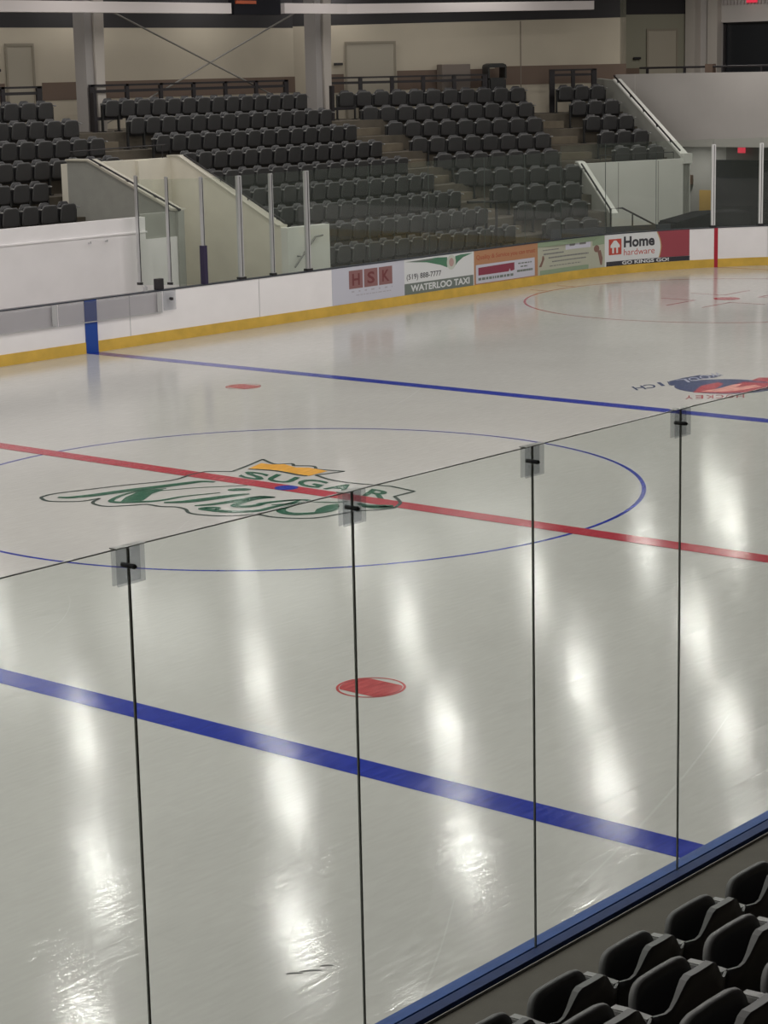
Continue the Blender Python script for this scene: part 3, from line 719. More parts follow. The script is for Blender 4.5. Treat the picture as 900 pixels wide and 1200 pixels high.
# black barrier frame in front of the white corner wall
bm0 = empty('barrier_rail', r3(18.05, 24.6, 0)); tag(bm0, 'black angled barrier frame in front of the white corner wall', 'barrier')
o3 = Vector(bm0.location)
pts = [r3(17.75, 24.6, .3), r3(17.75, 24.6, 1.53), r3(18.1, 24.6, 1.53), r3(19.2, 24.6, .98)]
bm = bmesh.new(); tube(bm, [Vector(p) - o3 for p in pts], .025); tube(bm, [Vector(r3(18.4, 24.6, 1.35)) - o3, Vector(r3(18.4, 24.6, .3)) - o3], .02)
new_obj('frame_tube', bm, M_RAIL, parent=bm0)
# low dark rubber kerb in front of turned block and covered pile beyond
bm = bmesh.new(); slab_profile(bm, rn(15.6, 23.8), rn(19.1, 23.8), [(0, 0), (3.5, 0), (3.5, 1.12), (0, 1.12)], .04)
tag(new_obj('wall_stand_kerb', bm, mat('dark_kerb', (.03, .034, .045), .6)), None, kind='structure')
bm = bmesh.new(); slab_profile(bm, rn(19.6, 24.4), rn(21.9, 24.4), [(0, 0), (2.3, 0), (2.3, 1.30), (1.1, 1.30), (0, 1.08)], 1.0)
bmesh.ops.bevel(bm, geom=bm.edges[:], offset=.04, segments=2, affect='EDGES')
tag(new_obj('covered_cart', bm, M_DARK), 'low black covered cart behind the boards beside the white corner wall', 'cart')
# middle stairs guard
g0 = empty('guard_rail', (22.9, 13.55, 0)); tag(g0, 'dark guard rail with end post at the foot of the middle stairs', 'guard rail')
bm = bmesh.new(); tube(bm, [(-1.6, 0, 2.05), (-.45, 0, 2.0), (-.45, 0, .55)], .035); new_obj('rail_tube', bm, M_RAIL, parent=g0)

# ---- bench wall
bm = bmesh.new(); box(bm, -6, 10.8, 13.8, 13.98, 0, 2.38); box(bm, -6, 10.82, 13.77, 13.8, 2.06, 2.09, 0)
box(bm, 10.8, 11.85, 13.95, 14.1, 0, 1.9)
tag(new_obj('wall_bench', bm, M_BOARD), None, kind='structure')
bm = bmesh.new(); box(bm, 10.85, 11.85, 13.99, 14.12, 1.9, 2.42); tag(new_obj('wall_stair_stub', bm, M_GREYW), None, kind='structure')
for i, (x, z, l) in enumerate(((9.2, 1.96, 'small round hook on the white bench wall'), (9.65, 1.97, 'small round hook near the corner of the white bench wall'))):
    bm = bmesh.new(); tube(bm, [(x, 13.77, z), (x, 13.71, z), (x, 13.71, z + .03)], .018); tag(new_obj('wall_hook', bm, M_ALU), l, 'hook', 'hooks on the bench wall')
bm = bmesh.new(); box(bm, 9.42, 9.48, 12.42, 12.48, BH, BH + .09); tube(bm, [(9.45, 12.45, BH + .08), (9.45, 12.45, BH + .12)], .02); tag(new_obj('gate_latch', bm, M_ALU), 'small metal gate latch standing on the boards', 'latch')
bm = bmesh.new(); box(bm, 9.72, 9.90, 12.38, 12.5, BH, BH + .22); bmesh.ops.bevel(bm, geom=bm.edges[:], offset=.01, segments=1, affect='EDGES'); tag(new_obj('metal_block', bm, M_RAIL), 'dark metal block on the boards at the bench end', 'bracket')

# ---- smoked strip panels fixed on the far boards
def smoke_panel(s0, s1, label):
    c = empty('smoked_panel', (s0, W, 0)); tag(c, label, 'panel', 'smoked panels on the far boards')
    bm = bmesh.new(); box(bm, 0, s1 - s0, -.045, -.035, .61, BH - .03); new_obj('sheet', bm, M_SMOKE, parent=c)
    bm = bmesh.new(); box(bm, 0, s1 - s0, -.05, -.03, .595, .612); new_obj('bottom_rail', bm, M_ALU, parent=c)
    bm = bmesh.new(); box(bm, s1 - s0 - .13, s1 - s0 - .02, -.05, -.03, .62, BH - .04); new_obj('bracket', bm, M_ALU, parent=c)
smoke_panel(2.6, 7.0, 'grey smoked panel on the far boards, beyond the blue stripe')
smoke_panel(7.03, 9.75, 'grey smoked panel on the far boards crossing the blue stripe')
c = empty('glass_clip', (9.93, W - .05, .83)); tag(c, 'clear clip with small bolt at the end of the smoked panel', 'glass clip')
bm = bmesh.new(); box(bm, -.16, .18, -.02, -.008, -.2, .19); new_obj('clip_plate', bm, M_CLIP, parent=c)
bm = bmesh.new(); tube(bm, [(.06, -.05, .02), (.06, 0.02, .02)], .03, 10); new_obj('bolt', bm, M_RAIL, parent=c)

# ---- far glass and posts
GTF = 3.17
def post(p, z0, z1, label, wd=.07, mt=None, grp='glass posts on the far boards', ang=0):
    c = empty('glass_post', (p[0], p[1], z0), ang); tag(c, label, 'post', grp)
    bm = bmesh.new(); box(bm, -wd / 2, wd / 2, -.04, .04, 0, z1 - z0); bmesh.ops.bevel(bm, geom=bm.edges[:], offset=.008, segments=2, affect='EDGES'); new_obj('upright', bm, mt or M_ALU, parent=c)
    bm = bmesh.new(); box(bm, -wd * .75, wd * .75, -.055, .055, -.0, .05); new_obj('base_plate', bm, M_RAIL, parent=c)
    bm = bmesh.new(); box(bm, -.008, .008, -.045, -.04, .06, z1 - z0 - .02); new_obj('groove', bm, M_RAIL, parent=c)
    return c
pts_post = [((12.17, 12.42), 'first tall aluminium post after the purple-footed one', .12), ((13.13, 12.42), 'slim aluminium post between two wide ones', .08), ((14.24, 12.42), 'wide aluminium post in front of the white tunnel front wall', .12)]
for p, l, wd in pts_post: post(p, BH, GTF, l, wd)
pp = post((11.08, 12.42), BH, GTF + .03, 'slim post with dark purple foot at the tunnel mouth', .06)
bm = bmesh.new(); box(bm, -.05, .05, -.06, .06, .0, .78); o = new_obj('padded_foot', bm, mat('purple_pad', (.02, .012, .05), .5), parent=pp); o['label'] = 'dark purple lower sleeve'
post((10.62, 12.95), BH, GTF + .05, 'thin return post behind the bench end', .04); post((10.30, 13.5), BH, GTF + .08, 'thin post at the corner of the bench wall', .045)
for s, l in ((XC + RR * .588, 'white upright post above the red stripe on the boards'), (XC + RR * .741, 'white upright post next along from the red stripe')):
    p = far_path(s, .05); a = -(s - XC) / RR
    post(p, BH, GTF, l, .10, mat('white_post', (.75, .74, .74), .4), ang=a)
def fpane(p0, p1, label, z1=GTF, z0=BH):
    p0, p1 = Vector(p0), Vector(p1); L_ = (p1 - p0).length; d = (p1 - p0).normalized(); a = math.atan2(d.y, d.x)
    bm = bmesh.new(); fs = box(bm, 0.006, L_ - .006, -.006, .006, 0, z1 - z0)
    for i in (0, 1, 3, 5): fs[i].material_index = 1
    o = new_obj('glass_shield', bm, [M_GLASSF, mat('far_glass_edge', (.10, .12, .11), .4)], loc=(p0.x, p0.y, z0), rz=a)
    tag(o, label, 'glass pane', 'shield glass on the far boards')
fpane((10.30, 13.5), (10.62, 12.95), 'narrow greenish pane at the corner of the bench wall')
fpane((10.62, 12.95), (11.08, 12.42), 'greenish return pane before the purple-footed post')
fpane((11.08, 12.42), (12.17, 12.42), 'far pane beside the purple-footed post'); fpane((12.17, 12.42), (13.13, 12.42), 'far pane between the first two wide posts'); fpane((13.13, 12.42), (14.24, 12.42), 'far pane ending at the last wide post')
xs = [14.24, 16.3, 18.4, 20.5, 22.1, 23.6]
nm = ['above the red letter blocks', 'above the taxi advertisement', 'above the orange advertisement', 'above the join of orange and green advertisements', 'above the green advertisement']
for i in range(5): fpane((xs[i], W + .07), (xs[i + 1], W + .07), 'frameless far pane ' + nm[i])
ss = [XC, XC + 1.7, XC + 3.35, XC + RR * .588, XC + RR * .741, XC + RR * .92, XC + RR * 1.15]
nm = ['at the start of the corner', 'above the hardware advertisement', 'before the white post above the red stripe', 'between the two white posts', 'after the second white post', 'at the corner end']
for i in range(6): fpane(far_path(ss[i], .07), far_path(ss[i + 1], .07), 'far corner pane ' + nm[i], z1=3.30)

# ------------------------------------------------------------------ advertisements on the far boards
def ad_map(s0, s1, z0, z1, off):
    def f(a, b):
        p = far_path(s0 + (s1 - s0) * a, off); return (p.x, p.y, z0 + (z1 - z0) * b)
    return f
def ad_rect(bm, s0, s1, z0, z1, off, mi=0):
    ss = s_range(s0, s1)
    for a, b in zip(ss, ss[1:]):
        p, q = far_path(a, off), far_path(b, off)
        f = bm.faces.new([bm.verts.new(c) for c in ((p.x, p.y, z0), (q.x, q.y, z0), (q.x, q.y, z1), (p.x, p.y, z1))]); f.material_index = mi
def ad_poly(bm, pts, off, mi=0):
    vs = []
    for s, z in pts:
        p = far_path(s, off); vs.append(bm.verts.new((p.x, p.y, z)))
    bm.faces.new(vs).material_index = mi
def ad_disc(bm, s, z, r, off, mi=0, n=24, rz=None): ad_poly(bm, [(s + r * math.cos(2 * math.pi * i / n), z + (rz or r) * math.sin(2 * math.pi * i / n)) for i in range(n)], off, mi)
def vinyl(name, c): return mat(name, c, .35)
AZ0, AZ1 = .218, 1.018
def advert(s0, s1, bgm, label):
    bm = bmesh.new(); far_strip(bm, s0, s1, -.006, -.0005, AZ0, AZ1)
    o = new_obj('advertising_board', bm, bgm); tag(o, label, 'advertisement', 'advertisements on the far boards'); return o
def adpart(parent, name, mt, fn):
    bm = bmesh.new(); fn(bm); return new_obj(name, bm, mt, parent=parent)
V_LIL = vinyl('lilac_white_vinyl', (.56, .56, .64)); V_WH = vinyl('white_vinyl', (.70, .71, .72)); V_RB = vinyl('dusty_red_vinyl', (.27, .13, .13)); V_RBD = vinyl('dark_red_lettering', (.17, .04, .045))
V_GRN = vinyl('green_vinyl', (.07, .20, .12)); V_GRY = vinyl('grey_green_vinyl', (.16, .19, .17)); V_BLKV = vinyl('black_lettering', (.04, .04, .05)); V_ORG = vinyl('orange_vinyl', (.44, .22, .115)); V_ORD = vinyl('rust_lettering', (.38, .09, .05))
V_MAR = vinyl('maroon_vinyl', (.25, .035, .07)); V_PALE = vinyl('pale_green_vinyl', (.44, .45, .36)); V_LG = vinyl('soft_green_vinyl', (.26, .34, .23)); V_RED = vinyl('red_vinyl', (.33, .065, .085)); V_REDL = vinyl('red_logo', (.50, .07, .05))
V_TXT = vinyl('grey_small_text', (.22, .22, .22)); V_PINK = vinyl('pale_pink_text', (.68, .42, .42)); V_PURP = vinyl('purple_vinyl', (.10, .05, .14))
o1 = -.008; o2 = -.010; o3_ = -.012
# 1: letter blocks
A1 = advert(14.91, 17.38, V_LIL, 'lilac-white advertisement with three red letter blocks H S K')
for i, ch in enumerate('HSK'):
    s = 15.47 + i * .51
    blk = adpart(A1, 'letter_block', V_RB, lambda b: ad_rect(b, s, s + .465, .53, .93, o1))
    adpart(blk, 'letter', V_RBD, lambda b: text_faces(b, ch, ad_map(s + .11, s + .36, .60, .86, o2), 0, .02))
def tiny(b, s0, s1, z, h, off=o1, gaps=1.0):
    s = s0
    rnd = random.Random(int(s0 * 100 + z * 1000))
    while s < s1:
        w_ = rnd.uniform(.05, .14); ad_rect(b, s, min(s + w_, s1), z, z + h, off); s += w_ + .03 * gaps
adpart(A1, 'small_text', vinyl('faint_grey_text', (.42, .40, .46)), lambda b: (tiny(b, 15.55, 16.95, .45, .03, gaps=5), tiny(b, 15.7, 16.9, .37, .02)))
# 2: taxi
A2 = advert(17.38, 19.96, V_WH, 'white taxi advertisement with green wings and grey name band')
def wings(b):
    ad_poly(b, [(17.42, .965), (18.6, .98), (18.95, .96), (18.95, .72), (18.7, .80), (18.2, .90)], o1)
    ad_poly(b, [(19.25, .74), (19.25, .96), (19.45, .98), (19.92, .985), (19.55, .91), (19.35, .82)], o1)
adpart(A2, 'wing_motif', V_GRN, wings)
adpart(A2, 'wing_tip', V_GRY, lambda b: ad_poly(b, [(17.42, .965), (18.3, .975), (18.5, .94), (17.9, .935)], o2))
adpart(A2, 'round_badge', vinyl('badge_ring', (.55, .58, .52)), lambda b: ad_disc(b, 19.1, .83, .17, o2, rz=.17))
adpart(A2, 'badge_centre', vinyl('badge_pink', (.45, .30, .28)), lambda b: ad_disc(b, 19.1, .83, .09, o3_, rz=.10))
adpart(A2, 'phone_number', V_BLKV, lambda b: text_faces(b, '(519) 888-7777', ad_map(17.46, 18.72, .52, .68, o1), 0, .01))
adpart(A2, 'name_band', V_GRY, lambda b: ad_rect(b, 17.38, 19.93, AZ0 + .0, .47, o1))
adpart(A2, 'name_lettering', V_WH, lambda b: text_faces(b, 'WATERLOO TAXI', ad_map(17.6, 19.78, .275, .43, o2), 0, .03))
# 3: orange
A3 = advert(19.96, 22.51, V_ORG, 'orange advertisement with a white inset and maroon name block')
adpart(A3, 'slogan_lettering', V_ORD, lambda b: text_faces(b, 'Quality & Service you can trust', ad_map(20.05, 22.4, .77, .91, o1), 0, .01))
adpart(A3, 'white_inset', V_LIL, lambda b: ad_rect(b, 20.03, 22.38, .24, .68, o1))
adpart(A3, 'maroon_block', V_MAR, lambda b: ad_poly(b, [(20.12, .43), (20.12, .61), (21.55, .63), (21.55, .45), (21.4, .43), (21.36, .50), (21.32, .43)], o2))
adpart(A3, 'small_text', V_GRY, lambda b: (tiny(b, 20.12, 21.5, .31, .06, o2), tiny(b, 21.7, 22.25, .57, .03, o2), tiny(b, 21.8, 22.1, .49, .03, o2), tiny(b, 21.65, 22.3, .38, .05, o2, .3)))
# 4: green
A4 = advert(22.51, 25.2, V_PALE, 'pale green advertisement with text lines and a white logo box')
adpart(A4, 'green_border', V_LG, lambda b: ad_poly(b, [(22.51, .90), (24.75, .90), (24.75, .78), (25.19, .80), (25.19, AZ1), (22.51, AZ1)], o1))
adpart(A4, 'green_lower_border', V_LG, lambda b: ad_rect(b, 22.6, 24.6, AZ0, .33, o1))
adpart(A4, 'white_logo_box', V_LIL, lambda b: ad_rect(b, 23.68, 24.68, .76, 1.01, o2))
adpart(A4, 'round_logo_mark', V_TXT, lambda b: ad_poly(b, [(23.85, .84), (24.05, .84), (24.08, .88), (23.97, .98), (23.93, .93), (23.84, .90)], o3_))
adpart(A4, 'square_logo_mark', V_TXT, lambda b: ad_poly(b, [(24.25, .85), (24.5, .85), (24.5, .95), (24.42, .90), (24.25, .90)], o3_))
adpart(A4, 'small_text', V_TXT, lambda b: (tiny(b, 22.72, 23.4, .80, .025, o2, .3), tiny(b, 22.75, 23.6, .70, .035, o2, .3), tiny(b, 22.95, 24.6, .60, .035, o2, .3), tiny(b, 23.1, 24.5, .50, .03, o2, .3), tiny(b, 23.0, 24.3, .40, .022, o2)))
adpart(A4, 'microphone_motif', vinyl('brown_figure', (.22, .12, .10)), lambda b: (ad_disc(b, 24.9, .70, .10, o2, rz=.09), ad_poly(b, [(24.93, .64), (25.05, .66), (25.12, .45), (25.1, .28), (25.04, .28)], o2), ad_poly(b, [(22.55, .42), (22.66, .42), (22.78, .60), (22.76, .68), (22.70, .68), (22.68, .58)], o2)))
# 5: hardware
A5 = advert(25.2, 27.92, V_WH, 'white and red hardware advertisement with square red logo')
adpart(A5, 'red_field', V_RED, lambda b: ad_poly(b, [(27.0, .34)] + [(27.0 + .09 * math.sin(math.pi * i / 8) - .06 * i / 8, .34 + .66 * i / 8) for i in range(1, 8)] + [(26.93, AZ1 - .003), (27.915, AZ1 - .003), (27.915, .34)], o1))
adpart(A5, 'gold_edge', vinyl('gold_line', (.55, .38, .18)), lambda b: [ad_poly(b, [(26.98 + .09 * math.sin(math.pi * i / 8) - .06 * i / 8, .34 + .66 * i / 8), (27.01 + .09 * math.sin(math.pi * i / 8) - .06 * i / 8, .34 + .66 * i / 8), (27.01 + .09 * math.sin(math.pi * (i + 1) / 8) - .06 * (i + 1) / 8, .34 + .66 * (i + 1) / 8), (26.98 + .09 * math.sin(math.pi * (i + 1) / 8) - .06 * (i + 1) / 8, .34 + .66 * (i + 1) / 8)], o2) for i in range(8)])
lg = adpart(A5, 'logo_square', V_REDL, lambda b: ad_rect(b, 25.34, 25.78, .50, .90, o1))
def house(b):
    ad_poly(b, [(25.52, .86), (25.60, .86), (25.72, .74), (25.72, .68), (25.66, .68), (25.66, .54), (25.60, .54), (25.60, .68), (25.52, .68), (25.52, .54), (25.46, .54), (25.46, .68), (25.40, .68), (25.40, .74)], o2)
adpart(lg, 'house_symbol', V_WH, house)
adpart(A5, 'name_lettering', V_BLKV, lambda b: text_faces(b, 'Home', ad_map(25.86, 26.86, .66, .94, o1), 0, .035))
adpart(A5, 'second_lettering', V_REDL, lambda b: text_faces(b, 'hardware', ad_map(25.86, 26.86, .46, .62, o1), 0, .0))
adpart(A5, 'small_text', V_PINK, lambda b: (tiny(b, 27.1, 27.35, .80, .03, o2), tiny(b, 27.1, 27.85, .72, .035, o2, .3), tiny(b, 27.1, 27.65, .62, .025, o2), tiny(b, 27.1, 27.5, .54, .025, o2), tiny(b, 27.1, 27.4, .46, .025, o2), tiny(b, 27.5, 27.85, .42, .03, o2, .2)))
adpart(A5, 'black_band', V_BLKV, lambda b: ad_rect(b, 25.25, 27.92, AZ0, .335, o2))
adpart(A5, 'slogan_lettering', V_WH, lambda b: text_faces(b, 'GO KINGS GO!', ad_map(25.8, 27.3, .235, .325, o3_), 0, .03))

# ------------------------------------------------------------------ building shell
YW = 23.0; NW = 32.3; ZC = 9.2
CZ = FZ + RISE * 8
bend = ((NW - YW * ND.y) / ND.x, YW)
bm = bmesh.new()
slab_profile(bm, (-34, YW), bend, [(0, 0), (bend[0] + 34, 0), (bend[0] + 34, 6.44), (0, 6.44)], .3, 0)
slab_profile(bm, (-34, YW), bend, [(0, 6.44), (bend[0] + 34, 6.44), (bend[0] + 34, ZC), (0, ZC)], .3, 1)
tag(new_obj('wall_back', bm, [M_WALLB, M_WALLD]), None, kind='structure')
q1 = rn(22.35, NW)
L2 = (Vector(q1) - Vector(bend)).length
bm = bmesh.new()
slab_profile(bm, bend, q1, [(0, 0), (L2, 0), (L2, 6.62), (0, 6.48)], .3, 0)
slab_profile(bm, bend, q1, [(0, 6.48), (L2, 6.62), (L2, ZC), (0, ZC)], .3, 1)
rj = 18.85 - RD.dot(Vector(bend)); slab_profile(bm, rn(18.83, NW - .012), rn(18.86, NW - .012), [(0, CZ), (.03, CZ), (.03, 6.55), (0, 6.55)], .01, 2)
tag(new_obj('wall_back_turned', bm, [M_WALLB, M_WALLD, mat('panel_joint', (.2, .17, .14), .8)]), None, kind='structure')
q2, q3 = rn(23.4, 34.5), rn(25.9, 34.5)
bm = bmesh.new()
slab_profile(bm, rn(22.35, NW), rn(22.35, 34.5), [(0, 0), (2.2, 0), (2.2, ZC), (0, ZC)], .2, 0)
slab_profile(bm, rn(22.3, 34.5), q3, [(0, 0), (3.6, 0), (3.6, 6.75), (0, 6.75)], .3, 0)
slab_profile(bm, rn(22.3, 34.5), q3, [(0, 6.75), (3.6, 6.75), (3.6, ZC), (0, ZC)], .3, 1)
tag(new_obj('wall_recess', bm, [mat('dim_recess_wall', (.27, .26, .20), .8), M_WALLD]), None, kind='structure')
xw = q3[0]
bm = bmesh.new(); box(bm, xw, xw + .3, 17.25, q3[1] + .1, 0, ZC); box(bm, xw, xw + .3, -27, 17.25, 0, 3.9); box(bm, xw, xw + .3, -27, 17.25, 6.45, ZC)
for k in range(30): box(bm, xw - .05, xw, 17.2 - k * .12 - .06, 17.2 - k * .12, 6.98, ZC, 1)
box(bm, xw, xw + .3, -27, 9.0, 3.9, 6.45)
tag(new_obj('wall_end', bm, [M_WALLG, mat('grey_slat_panel', (.42, .38, .37), .7)]), None, kind='structure')
bm = bmesh.new(); box(bm, xw + .18, xw + .24, 9.0, 17.25, 3.9, 6.45); tw = new_obj('window_1', bm, mat('dark_lounge_glass', (.02, .022, .026), .15)); tag(tw, None, kind='structure')
bm = bmesh.new()
for y in (17.2, 15.0, 12.8, 10.6, 9.05): box(bm, xw + .1, xw + .26, y - .04, y + .04, 3.9, 6.45)
box(bm, xw + .1, xw + .26, 9.0, 17.25, 6.4, 6.45); new_obj('window_frame', bm, M_RAIL, parent=tw)
bm = bmesh.new(); box(bm, xw - .35, xw, 18.0, 18.35, 3.9, ZC); box(bm, xw - .25, xw, 17.25, 17.6, 3.9, ZC); tag(new_obj('trim_end_pilaster', bm, M_COLL), None, kind='structure')
# brown bands on the walls
bm = bmesh.new()
for (x0, x1) in ((-20, 15.0), (16.2, 17.9), (18.3, 26.3)): slab_profile(bm, (x0, YW - .01), (x1, YW - .01), [(0, 4.66), (x1 - x0, 4.66), (x1 - x0, 5.10), (0, 5.10)], .009)
def rband(r0, r1, z0, z1, off=.01): slab_profile(bm, rn(r0, NW - off), rn(r1, NW - off), [(0, z0), (r1 - r0, z0), (r1 - r0, z1), (0, z1)], .009)
rband(12.7, 13.25, 4.62, 5.14); rband(14.9, 18.0, 4.66, 5.2); rband(18.0, 22.35, 4.72, 5.26)
tag(new_obj('trim_wall_band', bm, M_BAND), None, kind='structure')
bm = bmesh.new(); slab_profile(bm, rn(22.4, 34.48), rn(24.0, 34.48), [(0, 4.6), (1.6, 4.6), (1.6, 5.12), (0, 5.12)], .009); tag(new_obj('trim_recess_band', bm, M_BAND), None, kind='structure')
M_DOOR = mat('beige_door', (.37, .335, .27), .6); M_DFR = mat('beige_door_frame', (.26, .23, .18), .7)
def door(idx, p0, p1, ztop):
    L_ = (Vector(p1) - Vector(p0)).length
    bm = bmesh.new(); slab_profile(bm, p0, p1, [(0, CZ), (L_, CZ), (L_, ztop), (0, ztop)], .03); d = new_obj('door_%d' % idx, bm, M_DOOR); tag(d, None, kind='structure')
    dv = (Vector(p1) - Vector(p0)).normalized(); nv = Vector((dv.y, -dv.x)) * .02
    a = Vector(p0) - dv * .06 + nv; b = Vector(p1) + dv * .06 + nv
    bm = bmesh.new(); slab_profile(bm, a, b, [(0, CZ), (.06, CZ), (.06, ztop), (L_ + .06, ztop), (L_ + .06, CZ), (L_ + .12, CZ), (L_ + .12, ztop + .06), (0, ztop + .06)], .018); new_obj('door_frame', bm, M_DFR, parent=d)
door(1, (15.1, YW - .03), (15.9, YW - .03), 6.0)
door(2, rn(13.35, NW - .03), rn(14.8, NW - .03), 5.98)
door(3, rn(24.3, 34.47), rn(25.3, 34.47), 6.25)
for (u, p, l) in ((0, (14.72, YW - .05), 'small dark box on beige wall beside the first door'), (1, rn(13.08, NW - .05), 'small dark box on beige wall by the middle door'), (2, rn(23.9, 34.45), 'small dark box on the recessed wall beside its door')):
    bm = bmesh.new(); box(bm, -.13, .13, -.04, .03, -.035, .035); bmesh.ops.bevel(bm, geom=bm.edges[:], offset=.01, segments=1, affect='EDGES')
    tag(new_obj('wall_box', bm, M_RAIL, loc=(p[0], p[1], 5.42), rz=(0 if u == 0 else -TH)), l, 'fixture', 'small dark fixtures on the back walls')

# end concourse fascia and the passage below it
XF = 34.6
bm = bmesh.new(); box(bm, XF, XF + .25, -20, 18.4, 2.82, 4.95); box(bm, XF - .02, XF, 17.5, 18.4, 2.82, 4.95); tag(new_obj('wall_end_fascia', bm, M_WALLG), None, kind='structure')
bm = bmesh.new(); box(bm, XF + .25, xw, -20, 17.6, 2.9, 3.85); tag(new_obj('floor_end_concourse', bm, M_CONC), None, kind='structure')
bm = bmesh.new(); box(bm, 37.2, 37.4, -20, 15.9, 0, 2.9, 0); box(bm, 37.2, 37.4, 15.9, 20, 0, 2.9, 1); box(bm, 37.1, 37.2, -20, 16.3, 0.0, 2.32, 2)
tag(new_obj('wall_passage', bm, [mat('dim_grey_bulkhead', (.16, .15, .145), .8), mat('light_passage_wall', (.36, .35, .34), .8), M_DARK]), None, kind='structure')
bm = bmesh.new(); box(bm, 37.05, 37.1, 16.3, 16.75, 0, 1.4); tag(new_obj('yellow_door_mat', bm, mat('yellow_padding', (.5, .32, .09), .7)), 'dull yellow upright pad against the passage wall', 'pad')
bm = bmesh.new(); box(bm, 37.02, 37.2, 17.05, 17.25, 1.55, 1.85); bmesh.ops.bevel(bm, geom=bm.edges[:], offset=.02, segments=1, affect='EDGES'); tag(new_obj('wall_telephone', bm, mat('brown_box', (.12, .06, .035), .6)), 'small brown box on the passage wall beside the white corner wall', 'box')
bm = bmesh.new(); box(bm, 34.65, 34.8, 15.9, 16.15, 2.68, 2.80); tag(new_obj('ceiling_fixture', bm, M_RAIL), 'small dark fixture under the end fascia', 'fixture')
M_EXIT = mat('red_exit_glow', (.5, .02, .04), .4, emis=((1, .05, .10), .55))
bm = bmesh.new(); box(bm, 37.0, 37.1, 15.17, 15.38, 2.54, 2.70); tag(new_obj('exit_sign_glow', bm, M_EXIT), 'reflected red sign glow above the dark passage', 'sign')  # emissive box stands in for the reflection of an exit sign
bm = bmesh.new(); box(bm, xw - .12, xw - .05, 15.95, 16.3, 7.02, 7.3); tag(new_obj('exit_sign_glow', bm, M_EXIT), 'glowing red sign on the slatted panel above the dark window', 'sign')
r0 = empty('guard_rail', (XF + .4, 16, 4.9)); tag(r0, 'thin dark rail along the top of the grey end fascia', 'guard rail')
bm = bmesh.new(); tube(bm, [(0, -30, .22), (0, 1.6, .22)], .03); new_obj('top_rail', bm, M_RAIL, parent=r0)
for k in range(8):
    bm = bmesh.new(); box(bm, -.03, .03, 1.3 - k * 1.3, 1.36 - k * 1.3, -.05, .22); new_obj('rail_post', bm, M_RAIL, parent=r0)
bm = bmesh.new(); box(bm, XF + .35, XF + .55, 15.05, 15.3, 4.9, 5.2); tag(new_obj('junction_box', bm, M_BAND), 'brown box on the rail above the end fascia', 'box')

# walls out of view, ceiling
bm = bmesh.new(); box(bm, -36, 41, -27.3, -27, 0, ZC); tag(new_obj('wall_front', bm, M_WALLB), None, kind='structure')
bm = bmesh.new(); box(bm, -34.3, -34, -27, 26, 0, ZC); tag(new_obj('wall_left', bm, M_WALLB), None, kind='structure')
bm = bmesh.new(); box(bm, -36, 42, -27.3, 36, ZC, ZC + .2); tag(new_obj('ceiling', bm, M_CEIL), None, kind='structure')

# columns (tapered rigid frames) and beams
def column(x, label):
    c = empty('steel_column', (x, 21.7, CZ)); tag(c, label, 'column', 'steel columns before the back wall'); h = ZC - CZ
    bm = bmesh.new()
    prof = [(-.17, 0), (.17, 0), (.17, 1.7), (.36, 3.2), (.36, h), (-.17, h)]
    slab_profile(bm, (.0, -.25), (1, -.25), [(-.25, 0), (-.0, 0), (-.0, h), (-.25, h)], .4); new_obj('web', bm, M_COLM, parent=c)
    bm = bmesh.new(); slab_profile(bm, (0, -.32), (1, -.32), [(.05, 0), (.30, 0), (.30, 1.4), (.40, h), (.06, h), (.0, 1.9)], .45); new_obj('flange', bm, M_COLL, parent=c)
column(16.55, 'pale steel column between bench block and wide block'); column(25.0, 'pale steel column at the head of the middle stairs')
bm = bmesh.new(); box(bm, -34, 20.35, 20.35, 20.65, 6.72, 6.98)
tag(new_obj('ceiling_beam', bm, M_BEAM), None, kind='structure')
bm = bmesh.new(); box(bm, 22.35, 24.9, 20.35, 20.65, 6.74, 7.0); slab_profile(bm, (24.8, 20.37), rn(20.0, 29.85 - .0), [(0, 6.74), ((Vector(rn(20.0, 29.85)) - Vector((24.8, 20.37))).length, 6.79), ((Vector(rn(20.0, 29.85)) - Vector((24.8, 20.37))).length, 7.03), (0, 7.0)], .25)
tag(new_obj('ceiling_beam_turned', bm, M_BEAM), None, kind='structure')
bm = bmesh.new(); box(bm, 20.5, 22.25, 20.4, 20.6, 6.70, 7.6); hb = new_obj('hanging_box', bm, M_DARK); tag(hb, 'dark box hanging in the gap between the pale beams', 'equipment')
bm = bmesh.new(); box(bm, 20.55, 21.3, 20.37, 20.4, 6.97, 7.05); new_obj('orange_strip', bm, mat('orange_strip', (.45, .08, .02), .5), parent=hb)
for a, b, l in (((16.4, 21.45, 7.1), (24.8, 21.45, 3.95), 'thin steel brace rod sloping down toward the middle stairs'), ((24.8, 21.5, 7.1), (16.6, 21.5, 3.95), 'thin steel brace rod sloping down toward the first column')):
    bm = bmesh.new(); tube(bm, [a, b], .022, 6); tag(new_obj('brace_rod', bm, mat('brace_steel', (.22, .21, .19), .5)), l, 'brace rod', 'crossed brace rods')

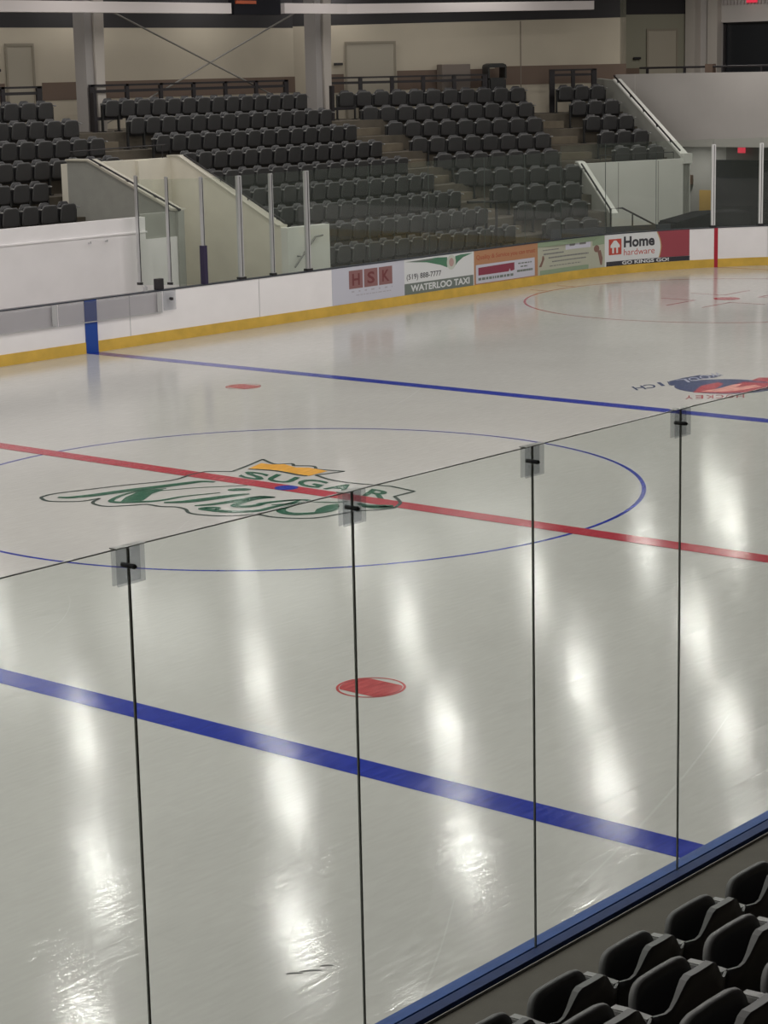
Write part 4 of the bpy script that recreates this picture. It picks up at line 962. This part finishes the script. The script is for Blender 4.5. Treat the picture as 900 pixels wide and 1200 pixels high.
# rails behind the top rows
def top_rail(p0, p1, label, z=5.0, npost=6, ends=True):
    p0, p1 = Vector(p0), Vector(p1); d = p1 - p0; L_ = d.length
    c = empty('guard_rail', (p0.x, p0.y, CZ), math.atan2(d.y, d.x)); tag(c, label, 'guard rail', 'guard rails behind the top rows'); h = z - CZ
    bm = bmesh.new(); box(bm, 0, L_, -.03, .03, h - .05, h); new_obj('top_rail', bm, M_RAIL, parent=c)
    bm = bmesh.new(); box(bm, 0, L_, -.02, .02, h - .20, h - .13); new_obj('mid_rail', bm, M_RAIL, parent=c)
    for k in range(npost):
        x = .06 + (L_ - .12) * k / (npost - 1); wd = .08 if k == npost - 1 or k == 0 else .055
        bm = bmesh.new(); box(bm, x - wd, x + wd, -.03, .03, 0, h); new_obj('rail_post', bm, M_RAIL, parent=c)
top_rail((16.3, 21.35), (23.45, 21.35), 'dark two-bar rail behind the top row of the wide block', 5.03, 7)
top_rail((9.0, 21.35), (14.72, 21.35), 'dark two-bar rail behind the bench block', 5.03, 6)
top_rail(rn(12.45, C0 + PIT * 8 + .35), rn(17.4, C0 + PIT * 8 + .35), 'dark two-bar rail behind the top row of the turned block', 5.06, 6)
top_rail(rn(19.45, C0 + PIT * 8 + .35), rn(20.95, C0 + PIT * 8 + .35), 'dark rail behind the small corner block', 5.14, 3)
# side guards at the heads of the stairs
for (x, y, l) in ((16.0, 20.9, 'short dark side guard beside the first column'), (24.75, 20.9, 'short dark side guard beside the second column')):
    c = empty('side_guard', (x, y, CZ)); tag(c, l, 'guard rail', 'side guards at the stair heads')
    bm = bmesh.new(); box(bm, -.05, .05, -.05, .05, 0, .95); box(bm, 0, .9, -.03, .03, .28, .36); new_obj('frame', bm, M_RAIL, parent=c)
# waste bin on the concourse behind the turned block
c = empty('waste_bin', r3(17.75, C0 + PIT * 8 + .55, CZ), -TH); tag(c, 'black hooded waste bin behind the top row of the turned block', 'bin')
bm = bmesh.new(); box(bm, -.28, .28, -.24, .24, 0, 1.05); bmesh.ops.bevel(bm, geom=[e for e in bm.edges], offset=.05, segments=2, affect='EDGES'); new_obj('body', bm, M_STEEL, parent=c)
bm = bmesh.new(); n = 14
for s in (-1, 1): box(bm, s * .27 - .025, s * .27 + .025, -.2, .2, 1.03, 1.36)
prof = [(-.29 , 1.34), (-.26, 1.42), (-.16, 1.46), (.16, 1.46), (.26, 1.42), (.29, 1.34)]
A_ = [bm.verts.new((x, -.24, z)) for x, z in prof]; B_ = [bm.verts.new((x, .24, z)) for x, z in prof]; bm.faces.new(A_); bm.faces.new(B_[::-1])
for i in range(len(prof)): bm.faces.new((A_[(i + 1) % 6], A_[i], B_[i], B_[(i + 1) % 6]))
new_obj('hood', bm, M_STEEL, parent=c)
p = rn(16.55, NW - .3); bm = bmesh.new(); box(bm, -.45, .45, -.2, .2, 0, .75); bmesh.ops.bevel(bm, geom=bm.edges[:], offset=.015, segments=1, affect='EDGES')
cb = new_obj('wall_cabinet', bm, mat('grey_brown_cabinet', (.17, .14, .12), .7), loc=(p[0], p[1], 4.6), rz=-TH); tag(cb, 'grey-brown box cabinet on the wall above the turned block', 'cabinet')
